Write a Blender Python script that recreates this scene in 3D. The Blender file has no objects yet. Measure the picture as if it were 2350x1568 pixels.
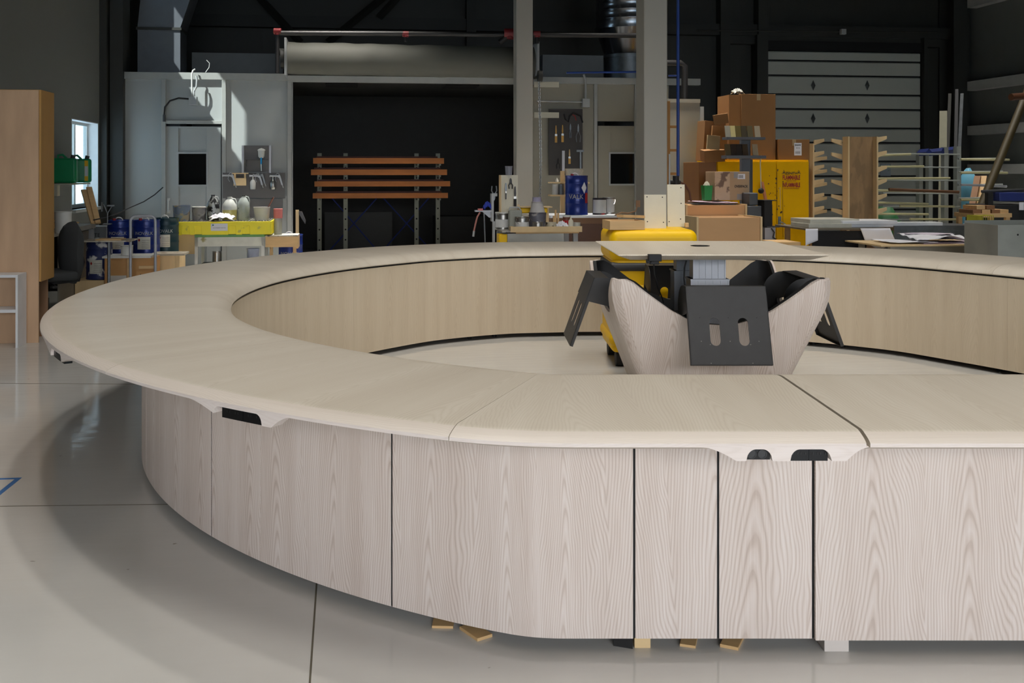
import bpy, math, random
from mathutils import Vector, Matrix
random.seed(7)
SC=bpy.context.scene; COL=SC.collection
F=2300.0; CX=1100.0; HY=392.0; HC=1.43
PI=math.pi
ANG=math.atan2(0.1272,0.9919)
CA,SA=math.cos(ANG),math.sin(ANG)
# ---------- frames: the hall is turned a little against the camera; u runs along its back wall, v away from the camera
def uv2w(u,v,z=0.0): return Vector((u*CA-v*SA, u*SA+v*CA, z))
def ray(px,v):
    X=(px-CX)/F
    du=X*CA+SA; dv=-X*SA+CA
    t=v/dv
    return du*t,t
def U(px,v): return ray(px,v)[0]
def Z(py,px,v): return HC+(HY-py)/F*ray(px,v)[1]
def S(px,v): return ray(px,v)[1]/F      # metres per photo pixel at that spot
# ---------- mesh builder
class MB:
    def __init__(s): s.v=[];s.f=[];s.uv=None
    def add(s,vs,fs,M=None):
        o=len(s.v)
        for p in vs:
            p=Vector(p)
            if M is not None: p=M@p
            s.v.append(p)
        s.f+= [tuple(i+o for i in f) for f in fs]
        return s
    def box(s,x0,x1,y0,y1,z0,z1,M=None):
        vs=[(x0,y0,z0),(x1,y0,z0),(x1,y1,z0),(x0,y1,z0),(x0,y0,z1),(x1,y0,z1),(x1,y1,z1),(x0,y1,z1)]
        return s.add(vs,[(0,3,2,1),(4,5,6,7),(0,1,5,4),(1,2,6,5),(2,3,7,6),(3,0,4,7)],M)
    def obox(s,c,sz,rot=(0,0,0)):
        from mathutils import Euler
        M=Matrix.Translation(c)@Euler(rot).to_matrix().to_4x4()
        a,b,c2=sz[0]/2,sz[1]/2,sz[2]/2
        return s.box(-a,a,-b,b,-c2,c2,M)
    def lathe(s,prof,n=24,M=None,cap=True,ang=2*PI):
        vs=[];fs=[];full=abs(ang-2*PI)<1e-6
        m=n if full else n+1
        for r,z in prof:
            for i in range(m):
                a=ang*i/n; vs.append((r*math.cos(a),r*math.sin(a),z))
        for k in range(len(prof)-1):
            for i in range(n):
                j=(i+1)%m if full else i+1
                fs.append((k*m+i,k*m+j,(k+1)*m+j,(k+1)*m+i))
        if cap and full:
            if prof[0][0]>1e-6: fs.append(tuple(reversed(range(m))))
            if prof[-1][0]>1e-6: fs.append(tuple(range((len(prof)-1)*m,len(prof)*m)))
        return s.add(vs,fs,M)
    def cyl(s,p,q,r,n=16,r2=None):
        p=Vector(p);q=Vector(q);d=q-p
        M=Matrix.Translation(p)@d.to_track_quat('Z','Y').to_matrix().to_4x4()
        return s.lathe([(r,0),(r if r2 is None else r2,d.length)],n,M)
    def tube(s,pts,r,n=10,closed=False):
        pts=[Vector(p) for p in pts]; N=len(pts); vs=[];fs=[]
        up=None
        for i,p in enumerate(pts):
            a=pts[i-1] if i>0 else (pts[-1] if closed else p); b=pts[(i+1)%N] if (i<N-1 or closed) else p
            t=(b-a).normalized()
            if up is None: up=Vector((0,0,1)) if abs(t.z)<.9 else Vector((1,0,0))
            x=t.cross(up)
            if x.length<1e-4: x=t.orthogonal()
            x.normalize(); y=x.cross(t).normalized(); up=y
            rr=r[i] if isinstance(r,(list,tuple)) else r
            for k in range(n):
                a2=2*PI*k/n; vs.append(p+x*math.cos(a2)*rr+y*math.sin(a2)*rr)
        for i in range(N if closed else N-1):
            j=(i+1)%N
            for k in range(n):
                l=(k+1)%n; fs.append((i*n+k,i*n+l,j*n+l,j*n+k))
        if not closed: fs+= [tuple(reversed(range(n))),tuple(range((N-1)*n,N*n))]
        return s.add(vs,fs)
    def prism(s,poly,a,b,axis='y',M=None):
        # poly: 2D outline; axis y: (x,z) swept from y=a to b ; z: (x,y) swept in z ; x: (y,z) swept in x
        def P(p,t):
            return {'y':(p[0],t,p[1]),'z':(p[0],p[1],t),'x':(t,p[0],p[1])}[axis]
        n=len(poly); vs=[P(p,a) for p in poly]+[P(p,b) for p in poly]
        fs=[tuple(range(n)),tuple(reversed(range(n,2*n)))]+[(i,i+n,(i+1)%n+n,(i+1)%n) for i in range(n)]
        return s.add(vs,fs,M)
    def grid(s,fn,nu,nv,thick=None):
        o=[];
        for i in range(nu+1):
            for j in range(nv+1): o.append(Vector(fn(i/nu,j/nv)))
        m=nv+1
        fs=[(i*m+j,(i+1)*m+j,(i+1)*m+j+1,i*m+j+1) for i in range(nu) for j in range(nv)]
        return s.add(o,fs)
def mesh_of(mb,name,uvs=None):
    me=bpy.data.meshes.new(name); me.from_pydata([tuple(v) for v in mb.v],[],mb.f); me.update()
    import bmesh
    bm=bmesh.new(); bm.from_mesh(me); bmesh.ops.recalc_face_normals(bm,faces=bm.faces); bm.to_mesh(me); bm.free()
    return me
def tag(o,label=None,cat=None,group=None,kind=None):
    if label: o['label']=label
    if cat: o['category']=cat
    if group: o['group']=group
    if kind: o['kind']=kind
    return o
def part(name,mb,mat,parent=None,bev=0,smooth=None,solid=0,sub=0,label=None):
    me=mesh_of(mb,name); o=bpy.data.objects.new(name,me); COL.objects.link(o)
    if mat: me.materials.append(mat)
    if parent is not None: o.parent=parent
    if smooth is not None:
        me.polygons.foreach_set('use_smooth',[True]*len(me.polygons))
        me.set_sharp_from_angle(angle=math.radians(smooth))
    if solid:
        m=o.modifiers.new('s','SOLIDIFY'); m.thickness=solid; m.offset=0
    if bev:
        m=o.modifiers.new('b','BEVEL'); m.width=bev; m.segments=2; m.limit_method='ANGLE'; m.angle_limit=math.radians(40)
    if sub:
        m=o.modifiers.new('u','SUBSURF'); m.levels=sub; m.render_levels=sub
    if label: o['label']=label
    return o
def empty(name,loc,rz=0,label=None,cat=None,group=None,kind=None):
    o=bpy.data.objects.new(name,None); COL.objects.link(o); o.location=loc; o.rotation_euler=(0,0,rz); o.empty_display_size=.1
    return tag(o,label,cat,group,kind)
def at(name,label,cat,u,v,z=0,rz=0,group=None,kind=None):
    return empty(name,uv2w(u,v,z),ANG+rz,label,cat,group,kind)
def put(o,u,v,z=0,rz=0,label=None,cat=None,group=None,kind=None):
    o.location=uv2w(u,v,z); o.rotation_euler=(0,0,ANG+rz); return tag(o,label,cat,group,kind)
def copy_tree(o,parent=None):
    c=o.copy(); COL.objects.link(c)
    if parent is not None: c.parent=parent
    for ch in list(o.children): copy_tree(ch,c)
    return c
def again(o,u,v,z=0,rz=0,label=None,group=None,scale=None):
    c=copy_tree(o); c.location=uv2w(u,v,z); c.rotation_euler=(0,0,ANG+rz)
    if label: c['label']=label
    if group: c['group']=group
    if scale: c.scale=(scale,)*3
    return c
def text(name,body,size,mat,parent,loc,rot=(PI/2,0,0),ext=.0006,bold=0,sx=1,align='CENTER'):
    cu=bpy.data.curves.new(name,'FONT'); cu.body=body; cu.size=size; cu.extrude=ext; cu.offset=bold; cu.align_x=align; cu.align_y='CENTER'
    t=bpy.data.objects.new(name+'_c',cu); COL.objects.link(t)
    bpy.context.view_layer.update()
    dg=bpy.context.evaluated_depsgraph_get()
    me=bpy.data.meshes.new_from_object(t.evaluated_get(dg)); bpy.data.objects.remove(t); bpy.data.curves.remove(cu)
    o=bpy.data.objects.new(name,me); COL.objects.link(o); o.data.materials.clear(); o.data.materials.append(mat)
    o.parent=parent; o.location=loc; o.rotation_euler=rot; o.scale=(sx,1,1)
    return o
# ---------- materials
def srgb(r,g,b):
    f=lambda c:(c/255/12.92) if c/255<=.04045 else ((c/255+.055)/1.055)**2.4
    return (f(r),f(g),f(b),1)
MATS={}
def nt(m): m.use_nodes=True; return m.node_tree
def mat(name,col,rough=.5,metal=0,var=.06,vs=8,bump=0,bs=60,spec=.5,stretch=None,coat=0,alpha=None,trans=0,dirt=None,ds=3,dth=.55):
    if name in MATS: return MATS[name]
    m=bpy.data.materials.new(name); t=nt(m); b=t.nodes['Principled BSDF']; L=t.links
    b.inputs['Roughness'].default_value=rough; b.inputs['Metallic'].default_value=metal
    b.inputs['Specular IOR Level'].default_value=spec; b.inputs['Coat Weight'].default_value=coat
    b.inputs['Transmission Weight'].default_value=trans
    if alpha is not None: b.inputs['Alpha'].default_value=alpha
    tc=t.nodes.new('ShaderNodeTexCoord'); mp=t.nodes.new('ShaderNodeMapping'); L.new(tc.outputs['Object'],mp.inputs[0])
    if stretch: mp.inputs['Scale'].default_value=stretch
    n=t.nodes.new('ShaderNodeTexNoise'); n.inputs['Scale'].default_value=vs; n.inputs['Detail'].default_value=5; L.new(mp.outputs[0],n.inputs['Vector'])
    mx=t.nodes.new('ShaderNodeMix'); mx.data_type='RGBA'
    c=col if len(col)==4 else srgb(*col)
    mx.inputs['A'].default_value=[x*(1-var*2) for x in c[:3]]+[1]; mx.inputs['B'].default_value=[min(1,x*(1+var*2)) for x in c[:3]]+[1]
    L.new(n.outputs[0],mx.inputs['Factor']); out=mx.outputs['Result']
    if dirt:
        n2=t.nodes.new('ShaderNodeTexNoise'); n2.inputs['Scale'].default_value=ds; n2.inputs['Detail'].default_value=6; L.new(mp.outputs[0],n2.inputs['Vector'])
        r=t.nodes.new('ShaderNodeValToRGB'); r.color_ramp.elements[0].position=dth; r.color_ramp.elements[1].position=dth+.06; L.new(n2.outputs[0],r.inputs[0])
        m2=t.nodes.new('ShaderNodeMix'); m2.data_type='RGBA'; L.new(r.outputs[0],m2.inputs['Factor']); L.new(out,m2.inputs['A']); m2.inputs['B'].default_value=srgb(*dirt); out=m2.outputs['Result']
    L.new(out,b.inputs['Base Color'])
    if bump:
        n3=t.nodes.new('ShaderNodeTexNoise'); n3.inputs['Scale'].default_value=bs; L.new(mp.outputs[0],n3.inputs['Vector'])
        bp=t.nodes.new('ShaderNodeBump'); bp.inputs['Strength'].default_value=bump; bp.inputs['Distance'].default_value=.01; L.new(n3.outputs[0],bp.inputs['Height']); L.new(bp.outputs[0],b.inputs['Normal'])
    MATS[name]=m; return m
def math_node(t,op,a,b=None,c=None):
    n=t.nodes.new('ShaderNodeMath'); n.operation=op
    for i,x in enumerate((a,b,c)):
        if x is None: continue
        if isinstance(x,(int,float)): n.inputs[i].default_value=x
        else: t.links.new(x,n.inputs[i])
    return n.outputs[0]
def veneer(name,base,dark,light,cell=.31,A=105,B=9.5,freq=6,con=.55,rough=.42,fine=.5,coords='UV',warp=.35,vrt=True,gl=.35):
    """plain-sliced timber: nested arches along V, fine pores, a per-object shift"""
    m=bpy.data.materials.new(name); t=nt(m); L=t.links; b=t.nodes['Principled BSDF']
    tc=t.nodes.new('ShaderNodeTexCoord'); oi=t.nodes.new('ShaderNodeObjectInfo')
    sep=t.nodes.new('ShaderNodeSeparateXYZ'); L.new(tc.outputs[coords],sep.inputs[0])
    u=sep.outputs[0]; v=sep.outputs[1] if coords=='UV' else sep.outputs[2]
    if coords=='Object':
        u=math_node(t,'ADD',sep.outputs[0],math_node(t,'MULTIPLY',sep.outputs[1],1.0))
    ro=math_node(t,'MULTIPLY',oi.outputs['Random'],7.3)
    u1=math_node(t,'ADD',u,ro)
    cm=t.nodes.new('ShaderNodeCombineXYZ'); L.new(math_node(t,'MULTIPLY',u1,2.2),cm.inputs[0]); L.new(math_node(t,'MULTIPLY',v,.8),cm.inputs[1]); L.new(ro,cm.inputs[2])
    nz=t.nodes.new('ShaderNodeTexNoise'); nz.inputs['Scale'].default_value=1.6; nz.inputs['Detail'].default_value=3; nz.inputs['Roughness'].default_value=.45; L.new(cm.outputs[0],nz.inputs['Vector'])
    w=math_node(t,'SUBTRACT',nz.outputs[0],.5)
    uw=math_node(t,'ADD',u1,math_node(t,'MULTIPLY',w,warp*.5))
    pp=math_node(t,'MODULO',math_node(t,'ADD',uw,cell*40),cell)      # slip-matched leaves
    uc=math_node(t,'SUBTRACT',pp,cell*.5)
    q=math_node(t,'SQRT',math_node(t,'ADD',math_node(t,'MULTIPLY',uc,uc),.0006))
    # ring spacing tightens away from the heart of each leaf
    val=math_node(t,'ADD',math_node(t,'MULTIPLY',q,A),math_node(t,'MULTIPLY',v,B))
    val=math_node(t,'ADD',val,math_node(t,'MULTIPLY',w,freq))
    ring=math_node(t,'FRACT',val)
    cr=t.nodes.new('ShaderNodeValToRGB'); e=cr.color_ramp.elements
    e[0].position=0; e[0].color=(0.5,0.5,0.5,1); e[1].position=.62; e[1].color=(.75,.75,.75,1)
    x=e.new(.3); x.color=(1,1,1,1); x=e.new(.82); x.color=(.1,.1,.1,1); x=e.new(.93); x.color=(.05,.05,.05,1); x=e.new(1.0); x.color=(.5,.5,.5,1)
    L.new(ring,cr.inputs[0])
    # pores: very long thin noise
    c2=t.nodes.new('ShaderNodeCombineXYZ'); L.new(math_node(t,'MULTIPLY',u1,230),c2.inputs[0]); L.new(math_node(t,'MULTIPLY',v,5),c2.inputs[1]); L.new(ro,c2.inputs[2])
    n2=t.nodes.new('ShaderNodeTexNoise'); n2.inputs['Scale'].default_value=1; n2.inputs['Detail'].default_value=3; L.new(c2.outputs[0],n2.inputs['Vector'])
    c3=t.nodes.new('ShaderNodeCombineXYZ'); L.new(math_node(t,'MULTIPLY',u1,9),c3.inputs[0]); L.new(math_node(t,'MULTIPLY',v,.5),c3.inputs[1]); L.new(ro,c3.inputs[2])
    n3=t.nodes.new('ShaderNodeTexNoise'); n3.inputs['Scale'].default_value=1; n3.inputs['Detail'].default_value=4; L.new(c3.outputs[0],n3.inputs['Vector'])
    f=math_node(t,'ADD',math_node(t,'MULTIPLY',cr.outputs[0],con),math_node(t,'MULTIPLY',n2.outputs[0],fine))
    f=math_node(t,'ADD',f,math_node(t,'MULTIPLY',n3.outputs[0],.55))
    f=math_node(t,'DIVIDE',f,con+fine+.55)
    rp=t.nodes.new('ShaderNodeValToRGB'); e=rp.color_ramp.elements
    e[0].position=.22; e[0].color=srgb(*dark); e[1].position=.78; e[1].color=srgb(*light); x=e.new(.5); x.color=srgb(*base)
    L.new(f,rp.inputs[0]); L.new(rp.outputs[0],b.inputs['Base Color'])
    b.inputs['Roughness'].default_value=rough; b.inputs['Specular IOR Level'].default_value=gl
    bp=t.nodes.new('ShaderNodeBump'); bp.inputs['Strength'].default_value=.08; bp.inputs['Distance'].default_value=.002; L.new(n2.outputs[0],bp.inputs['Height']); L.new(bp.outputs[0],b.inputs['Normal'])
    MATS[name]=m; return m
OAK=veneer('ash_front',(212,198,189),(184,166,154),(232,223,218),con=.34,fine=.42)
OAKT=veneer('ash_top',(198,189,174),(186,175,160),(208,200,187),cell=.42,con=.2,fine=.2,rough=.36,gl=.4)
OAKE=veneer('ash_edge',(205,195,184),(194,183,172),(214,205,196),cell=.3,con=.15,fine=.3,rough=.4)
OAKA=veneer('ash_lip',(224,213,207),(210,198,190),(232,223,218),cell=.3,con=.15,fine=.3,rough=.42)
OAKI=veneer('ash_inner',(205,190,166),(188,170,146),(216,202,180),con=.12,fine=.35,rough=.45)
BLACK=mat('black_steel',(52,52,53),.55,.2,var=.1,vs=14)
DARK=mat('dark_void',(16,16,17),.8)
WHITE=mat('white_melamine',(222,224,228),.35)
WHT=mat('white_paint',(205,205,200),.55)
CHROME=mat('bright_tin',(168,166,162),.3,.95,var=.1,vs=30)
STEEL=mat('galvanised_steel',(120,124,128),.42,.75,var=.18,vs=12)
ALU=mat('grey_aluminium',(168,170,176),.45,.35)
YEL=mat('yellow_plastic',(238,190,4),.45,var=.03,spec=.3)
YELP=mat('spill_yellow',(240,224,40),.5,var=.03,dirt=(190,180,70),ds=7,dth=.66)
BLUE=mat('drum_blue',(22,44,120),.3,.2,var=.1)
CARD=mat('cardboard',(134,94,52),.8,var=.08,vs=3)
CARD2=mat('brown_cardboard',(178,150,118),.8,var=.08,vs=4)
PLY=mat('plywood',(194,160,128),.6,var=.14,vs=2.6,stretch=(3,3,.6))
PLYB=mat('birch_ply',(214,186,140),.6,var=.08,vs=3,stretch=(3,3,.6))
PINE=mat('pine',(206,170,120),.6,var=.1,vs=5,stretch=(1,6,6))
WASTE=mat('paint_spattered',(170,168,160),.6,var=.15,vs=20,dirt=(70,72,78),ds=16,dth=.56)
PANEL=mat('booth_panel',(162,165,163),.5,var=.03,vs=1.2)
PANEL2=mat('booth_panel_warm',(146,141,126),.5,var=.04,vs=1.2)
GREYW=mat('grey_frame',(166,168,168),.5,var=.05)
DGREY=mat('dark_grey_plastic',(62,62,64),.5)
RUB=mat('black_rubber',(24,24,25),.7,var=.2)
PVC=mat('pegboard_grey',(88,86,86),.6,var=.05)
PAPER=mat('white_paper',(226,226,232),.7,var=.03)
RED=mat('red_print',(150,24,22),.5)
REDP=mat('red_fitting',(120,26,30),.5)
INK=mat('black_print',(24,24,26),.6)
FELT=mat('chair_fabric',(48,50,51),.95,bump=.3,bs=300)
ORANGE=mat('rack_orange',(196,118,50),.6,var=.18,vs=3,stretch=(1,4,4))
BLUEM=mat('rack_blue',(34,48,110),.5)
CREAM=mat('cream_board',(214,208,188),.55,var=.04)
PURPLE=mat('mauve_foam',(186,168,184),.8)
GREEN=mat('green_plastic',(16,150,92),.35,var=.05)
MESHC=mat('blue_tape',(66,112,168),.6)
CLEAR=mat('cloudy_plastic',(200,200,190),.3,trans=.35,var=.05)
# ---------- camera
cam=bpy.data.cameras.new('camera'); co=bpy.data.objects.new('camera',cam); COL.objects.link(co)
cam.sensor_width=36; cam.lens=36*F/2350; cam.shift_x=(1175-CX)/2350; cam.shift_y=-(784-HY)/2350
co.location=(0,0,HC); co.rotation_euler=(PI/2,0,0); SC.camera=co; cam.clip_end=200
SC.view_settings.view_transform='Standard'; SC.view_settings.look='None'; SC.view_settings.gamma=1; SC.view_settings.exposure=0
# ---------- hall shell (u,v frame)
UL,UR,VB,VF,ZC=-3.53,12.27,19.0,-6.5,8.0
VBOOTH=15.0
def struct(name,mb,m,parent=None,**k):
    o=part(name,mb,m,parent,**k)
    if parent is None: o.rotation_euler=(0,0,ANG); o['kind']='structure'
    return o
def floor_mat():
    m=bpy.data.materials.new('floor_coating'); t=nt(m); L=t.links; b=t.nodes['Principled BSDF']
    tc=t.nodes.new('ShaderNodeTexCoord')
    n=t.nodes.new('ShaderNodeTexNoise'); n.inputs['Scale'].default_value=.9; n.inputs['Detail'].default_value=6; L.new(tc.outputs['Object'],n.inputs['Vector'])
    r=t.nodes.new('ShaderNodeValToRGB'); e=r.color_ramp.elements; e[0].position=.3; e[0].color=srgb(192,190,185); e[1].position=.7; e[1].color=srgb(204,203,199); L.new(n.outputs[0],r.inputs[0])
    # scuffs and small drops
    vo=t.nodes.new('ShaderNodeTexNoise'); vo.inputs['Scale'].default_value=17; vo.inputs['Detail'].default_value=2; L.new(tc.outputs['Object'],vo.inputs['Vector'])
    r2=t.nodes.new('ShaderNodeValToRGB'); e=r2.color_ramp.elements; e[0].position=.76; e[0].color=(0,0,0,1); e[1].position=.79; e[1].color=(.6,.6,.6,1); L.new(vo.outputs[0],r2.inputs[0])
    mx=t.nodes.new('ShaderNodeMix'); mx.data_type='RGBA'; L.new(r2.outputs[0],mx.inputs['Factor']); L.new(r.outputs[0],mx.inputs['A']); mx.inputs['B'].default_value=srgb(110,98,80)
    L.new(mx.outputs['Result'],b.inputs['Base Color'])
    r3=t.nodes.new('ShaderNodeMapRange'); L.new(n.outputs[0],r3.inputs[0]); r3.inputs[1].default_value=.3; r3.inputs[2].default_value=.7; r3.inputs[3].default_value=.05; r3.inputs[4].default_value=.10; L.new(r3.outputs[0],b.inputs['Roughness'])
    mp=t.nodes.new('ShaderNodeMapping'); mp.inputs['Scale'].default_value=(3,14,1); L.new(tc.outputs['Object'],mp.inputs[0])
    w=t.nodes.new('ShaderNodeTexNoise'); w.inputs['Scale'].default_value=1.0; w.inputs['Detail'].default_value=3; L.new(mp.outputs[0],w.inputs['Vector'])
    bp=t.nodes.new('ShaderNodeBump'); bp.inputs['Strength'].default_value=.05; bp.inputs['Distance'].default_value=.02; L.new(w.outputs[0],bp.inputs['Height']); L.new(bp.outputs[0],b.inputs['Normal'])
    b.inputs['Specular IOR Level'].default_value=.5
    return m
FLOOR=floor_mat()
struct('floor',MB().box(UL-.4,UR+.4,VF-.4,VB+.4,-.2,0),FLOOR)
def ribbed(name,col,axis,per=.3,depth=.5):
    m=bpy.data.materials.new(name); t=nt(m); L=t.links; b=t.nodes['Principled BSDF']
    tc=t.nodes.new('ShaderNodeTexCoord'); sep=t.nodes.new('ShaderNodeSeparateXYZ'); L.new(tc.outputs['Object'],sep.inputs[0])
    p=math_node(t,'PINGPONG',sep.outputs[axis],per/2); h=math_node(t,'GREATER_THAN',p,per/2-.02)
    n=t.nodes.new('ShaderNodeTexNoise'); n.inputs['Scale'].default_value=1.2; L.new(tc.outputs['Object'],n.inputs['Vector'])
    mx=t.nodes.new('ShaderNodeMix'); mx.data_type='RGBA'; L.new(n.outputs[0],mx.inputs['Factor']); c=srgb(*col); mx.inputs['A'].default_value=[x*.85 for x in c[:3]]+[1]; mx.inputs['B'].default_value=[x*1.15 for x in c[:3]]+[1]
    L.new(mx.outputs['Result'],b.inputs['Base Color']); b.inputs['Roughness'].default_value=.55
    bp=t.nodes.new('ShaderNodeBump'); bp.inputs['Distance'].default_value=.03; bp.inputs['Strength'].default_value=depth; L.new(h,bp.inputs['Height']); L.new(bp.outputs[0],b.inputs['Normal'])
    return m
RIB=ribbed('dark_ribbed_cladding',(52,51,46),0); RIBR=ribbed('side_ribbed_cladding',(108,110,106),1,depth=1.0)
LWALL=mat('left_wall_paint',(116,117,113),.6,var=.03,vs=.7)
CEIL=mat('ceiling_deck',(60,60,58),.8)
struct('wall_back',MB().box(UL-.4,UR+.4,VB,VB+.3,0,ZC),RIB)
struct('wall_right',MB().box(UR,UR+.3,VF,VB,0,ZC),RIBR)
struct('ceiling',MB().box(UL-.4,UR+.4,VF-.4,VB+.4,ZC,ZC+.2),CEIL)
# left wall with one low window in view and one high window that lets the sun in
W1=(13.33,14.68,.93,2.10)
sx,sv,sz=1.0,.8,-1.467
zlo=Z(187,425,VBOOTH)+(U(425,VBOOTH)-UL)*1.467
zhi=Z(187,525,VBOOTH)+(U(525,VBOOTH)-UL)*1.467+.2
vnear=VBOOTH-(U(585,VBOOTH)-UL)*sv/sx-.06
W2=(vnear,vnear+2.2,zlo,zhi)
lw=MB()
def wallholes(mb,x0,x1,a0,a1,z1,holes):
    ys=sorted({a0,a1}|{h[0] for h in holes}|{h[1] for h in holes})
    for p,q in zip(ys[:-1],ys[1:]):
        hs=sorted([h for h in holes if h[0]<q-1e-6 and h[1]>p+1e-6],key=lambda h:h[2]); z=0
        for h in hs: mb.box(x0,x1,p,q,z,h[2]); z=h[3]
        mb.box(x0,x1,p,q,z,z1)
wallholes(lw,UL-.2,UL,VF,VB,ZC,[W1,W2])
struct('wall_left',lw,LWALL)
fw=MB(); 
FWH=[(-2.6,1.2,.6,3.6),(2.2,6.0,.6,3.6),(7.0,10.8,.6,3.6)]
ys=[UL-.2,-2.6,1.2,2.2,6.0,7.0,10.8,UR+.2]
for i in range(0,8,2): fw.box(ys[i],ys[i+1],VF-.3,VF,0,ZC)
for h in FWH: fw.box(h[0],h[1],VF-.3,VF,0,.6); fw.box(h[0],h[1],VF-.3,VF,3.6,ZC)
struct('wall_front',fw,LWALL)
glass=bpy.data.materials.new('window_glass'); t=nt(glass); tb=t.nodes.new('ShaderNodeBsdfTransparent'); tb.inputs[0].default_value=(.82,.93,.98,1); gb=t.nodes.new('ShaderNodeBsdfGlossy'); gb.inputs['Roughness'].default_value=.03
ms=t.nodes.new('ShaderNodeMixShader'); ms.inputs[0].default_value=.07; t.links.new(tb.outputs[0],ms.inputs[1]); t.links.new(gb.outputs[0],ms.inputs[2]); t.links.new(ms.outputs[0],t.nodes['Material Output'].inputs[0])
def window(name,h,axis,pos,rec,mull=1):
    """frame and pane in an opening; axis 'v' runs along the left wall, 'u' along the front wall"""
    w=empty(name,(0,0,0),ANG,kind='structure'); a0,a1,z0,z1=h; f=MB(); fr=.05
    def bx(mb,p,q,r,s,d0,d1):
        if axis=='v': mb.box(pos-d1,pos-d0,p,q,r,s)
        else: mb.box(p,q,pos-d1,pos-d0,r,s)
    bx(f,a0,a1,z0,z0+fr,rec,rec+.05); bx(f,a0,a1,z1-fr,z1,rec,rec+.05)
    bx(f,a0,a0+fr,z0+fr,z1-fr,rec,rec+.05); bx(f,a1-fr,a1,z0+fr,z1-fr,rec,rec+.05)
    for k in range(1,mull+1):
        c=a0+(a1-a0)*k/(mull+1); bx(f,c-.03,c+.03,z0+fr,z1-fr,rec,rec+.05)
    part('window_frame',f,WHT,w)
    g=MB(); bx(g,a0+fr,a1-fr,z0+fr,z1-fr,rec+.02,rec+.03); part('pane',g,glass,w)
    if axis=='v' and z0<2:
        s=MB(); bx(s,a0-.03,a1+.03,z0-.04,z0,-.06,.16); part('window_sill',s,WHT,w)
    return w
w1=window('window_1',W1,'v',UL,.135,1)
for d_ in ((W1[0],W1[1],W1[3]-.012,W1[3]),(W1[0],W1[0]+.012,W1[2],W1[3]-.012),(W1[1]-.012,W1[1],W1[2],W1[3]-.012)): part('reveal_lining',MB().box(UL-.135,UL+.002,*d_),mat('reveal_white',(228,228,228),.5),w1)
window('window_2',W2,'v',UL,.1,0)
for i,h in enumerate(FWH): window('window_%d'%(i+3),h,'u',VF,.15,3)
# steel of the hall
jm=MB(); jm.box(UL,UL+.04,14.72,14.98,0,ZC)
FRM=mat('painted_steel_column',(160,156,146),.5,var=.04,vs=1)
FRMD=mat('dark_steel',(46,46,42),.6,var=.1,vs=2)
def hcol(u0,u1,v0,v1,z1,m,name,web=None):
    mb=MB(); f=.018
    mb.box(u0,u1,v0,v0+f,0,z1); mb.box(u0,u1,v1-f,v1,0,z1); c=(u0+u1)/2; mb.box(c-.008,c+.008,v0+f,v1-f,0,z1)
    return struct(name,mb,m)
n=[0]
def trim(mb,m,**k):
    n[0]+=1; return struct('trim_%d'%n[0],mb,m,**k)
# box columns standing in the hall
a=U(1185,13.7); b2=U(1223,13.7); trim(MB().box(a,b2,13.7,13.96,0,ZC),FRM,bev=.01)
vc=10.1; a=U(1478,vc); b2=U(1532,vc)
trim(MB().box(a,b2,vc,vc+.30,0,ZC),FRM,bev=.012)
trim(MB().box(UL,UL+.10,14.75,14.98,0,ZC),FRMD)                     # dark post in the left corner
trim(MB().box(UL+.12,UL+.30,14.85,15.3,0,ZC),FRMD)
hcol(UR-.45,UR-.12,VB-.55,VB-.05,ZC,FRMD,'trim_90')
# girts and braces on the back wall
g=MB(); g.box(UL,UR,VB-.2,VB,4.08,4.3); trim(g,FRMD)
g=MB(); zz=Z(97,1900,VB-.2); g.box(U(1655,VB-.2),UR-.5,VB-.2,VB,zz-.06,zz+.10); trim(g,FRMD)
for (p,q) in (((595,-6),(690,98)),((880,-6),(752,98)),((925,-20),(870,40))):
    g=MB(); A_=(U(p[0],VB-.3),VB-.3,Z(p[1],p[0],VB-.3)); B_=(U(q[0],VB-.3),VB-.3,Z(q[1],q[0],VB-.3)); g.tube([A_,B_],.07,4); trim(g,FRMD)
for x in (1082,1665,1752): 
    g=MB(); g.box(U(x-11,VB-.25),U(x+11,VB-.25),VB-.25,VB,0,ZC); trim(g,FRMD)
# girts of the right wall
for px,py in ((2206,198),(2206,300),(2206,8),(2206,388),(2206,470)):
    z=Z(py,px,VB-.6); g=MB(); g.box(UR-.2,UR,0,VB-.6,z-.09,z+.09); trim(g,mat('side_girt',(172,172,168),.5))
g=MB(); g.box(UL-1.5,UL-.2,12.0,15.0,2.32,2.40); trim(g,GREYW)   # canopy added out of view to keep sun off the low window
# floor joints
def fpt(px,py): k=HC/(py-HY); return Vector(((px-CX)*k,F*k,0))
def joint(p,q,w=.006):
    p=fpt(*p);q=fpt(*q); d=(q-p).normalized(); nrm=Vector((-d.y,d.x,0))*w/2; up=Vector((0,0,.0008))
    mb=MB(); mb.add([p-nrm,q-nrm,q+nrm,p+nrm,p-nrm+up,q-nrm+up,q+nrm+up,p+nrm+up],[(0,1,2,3),(4,5,6,7),(0,1,5,4),(1,2,6,5),(2,3,7,6),(3,0,4,7)])
    o=part('trim_x',mb,mat('joint_filler',(96,90,76),.7)); n[0]+=1; o.name='trim_%d'%n[0]; o['kind']='structure'
joint((-300,1166),(470,1157)); joint((728,1320),(706,1640)); joint((-400,878),(330,882),.008)
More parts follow.
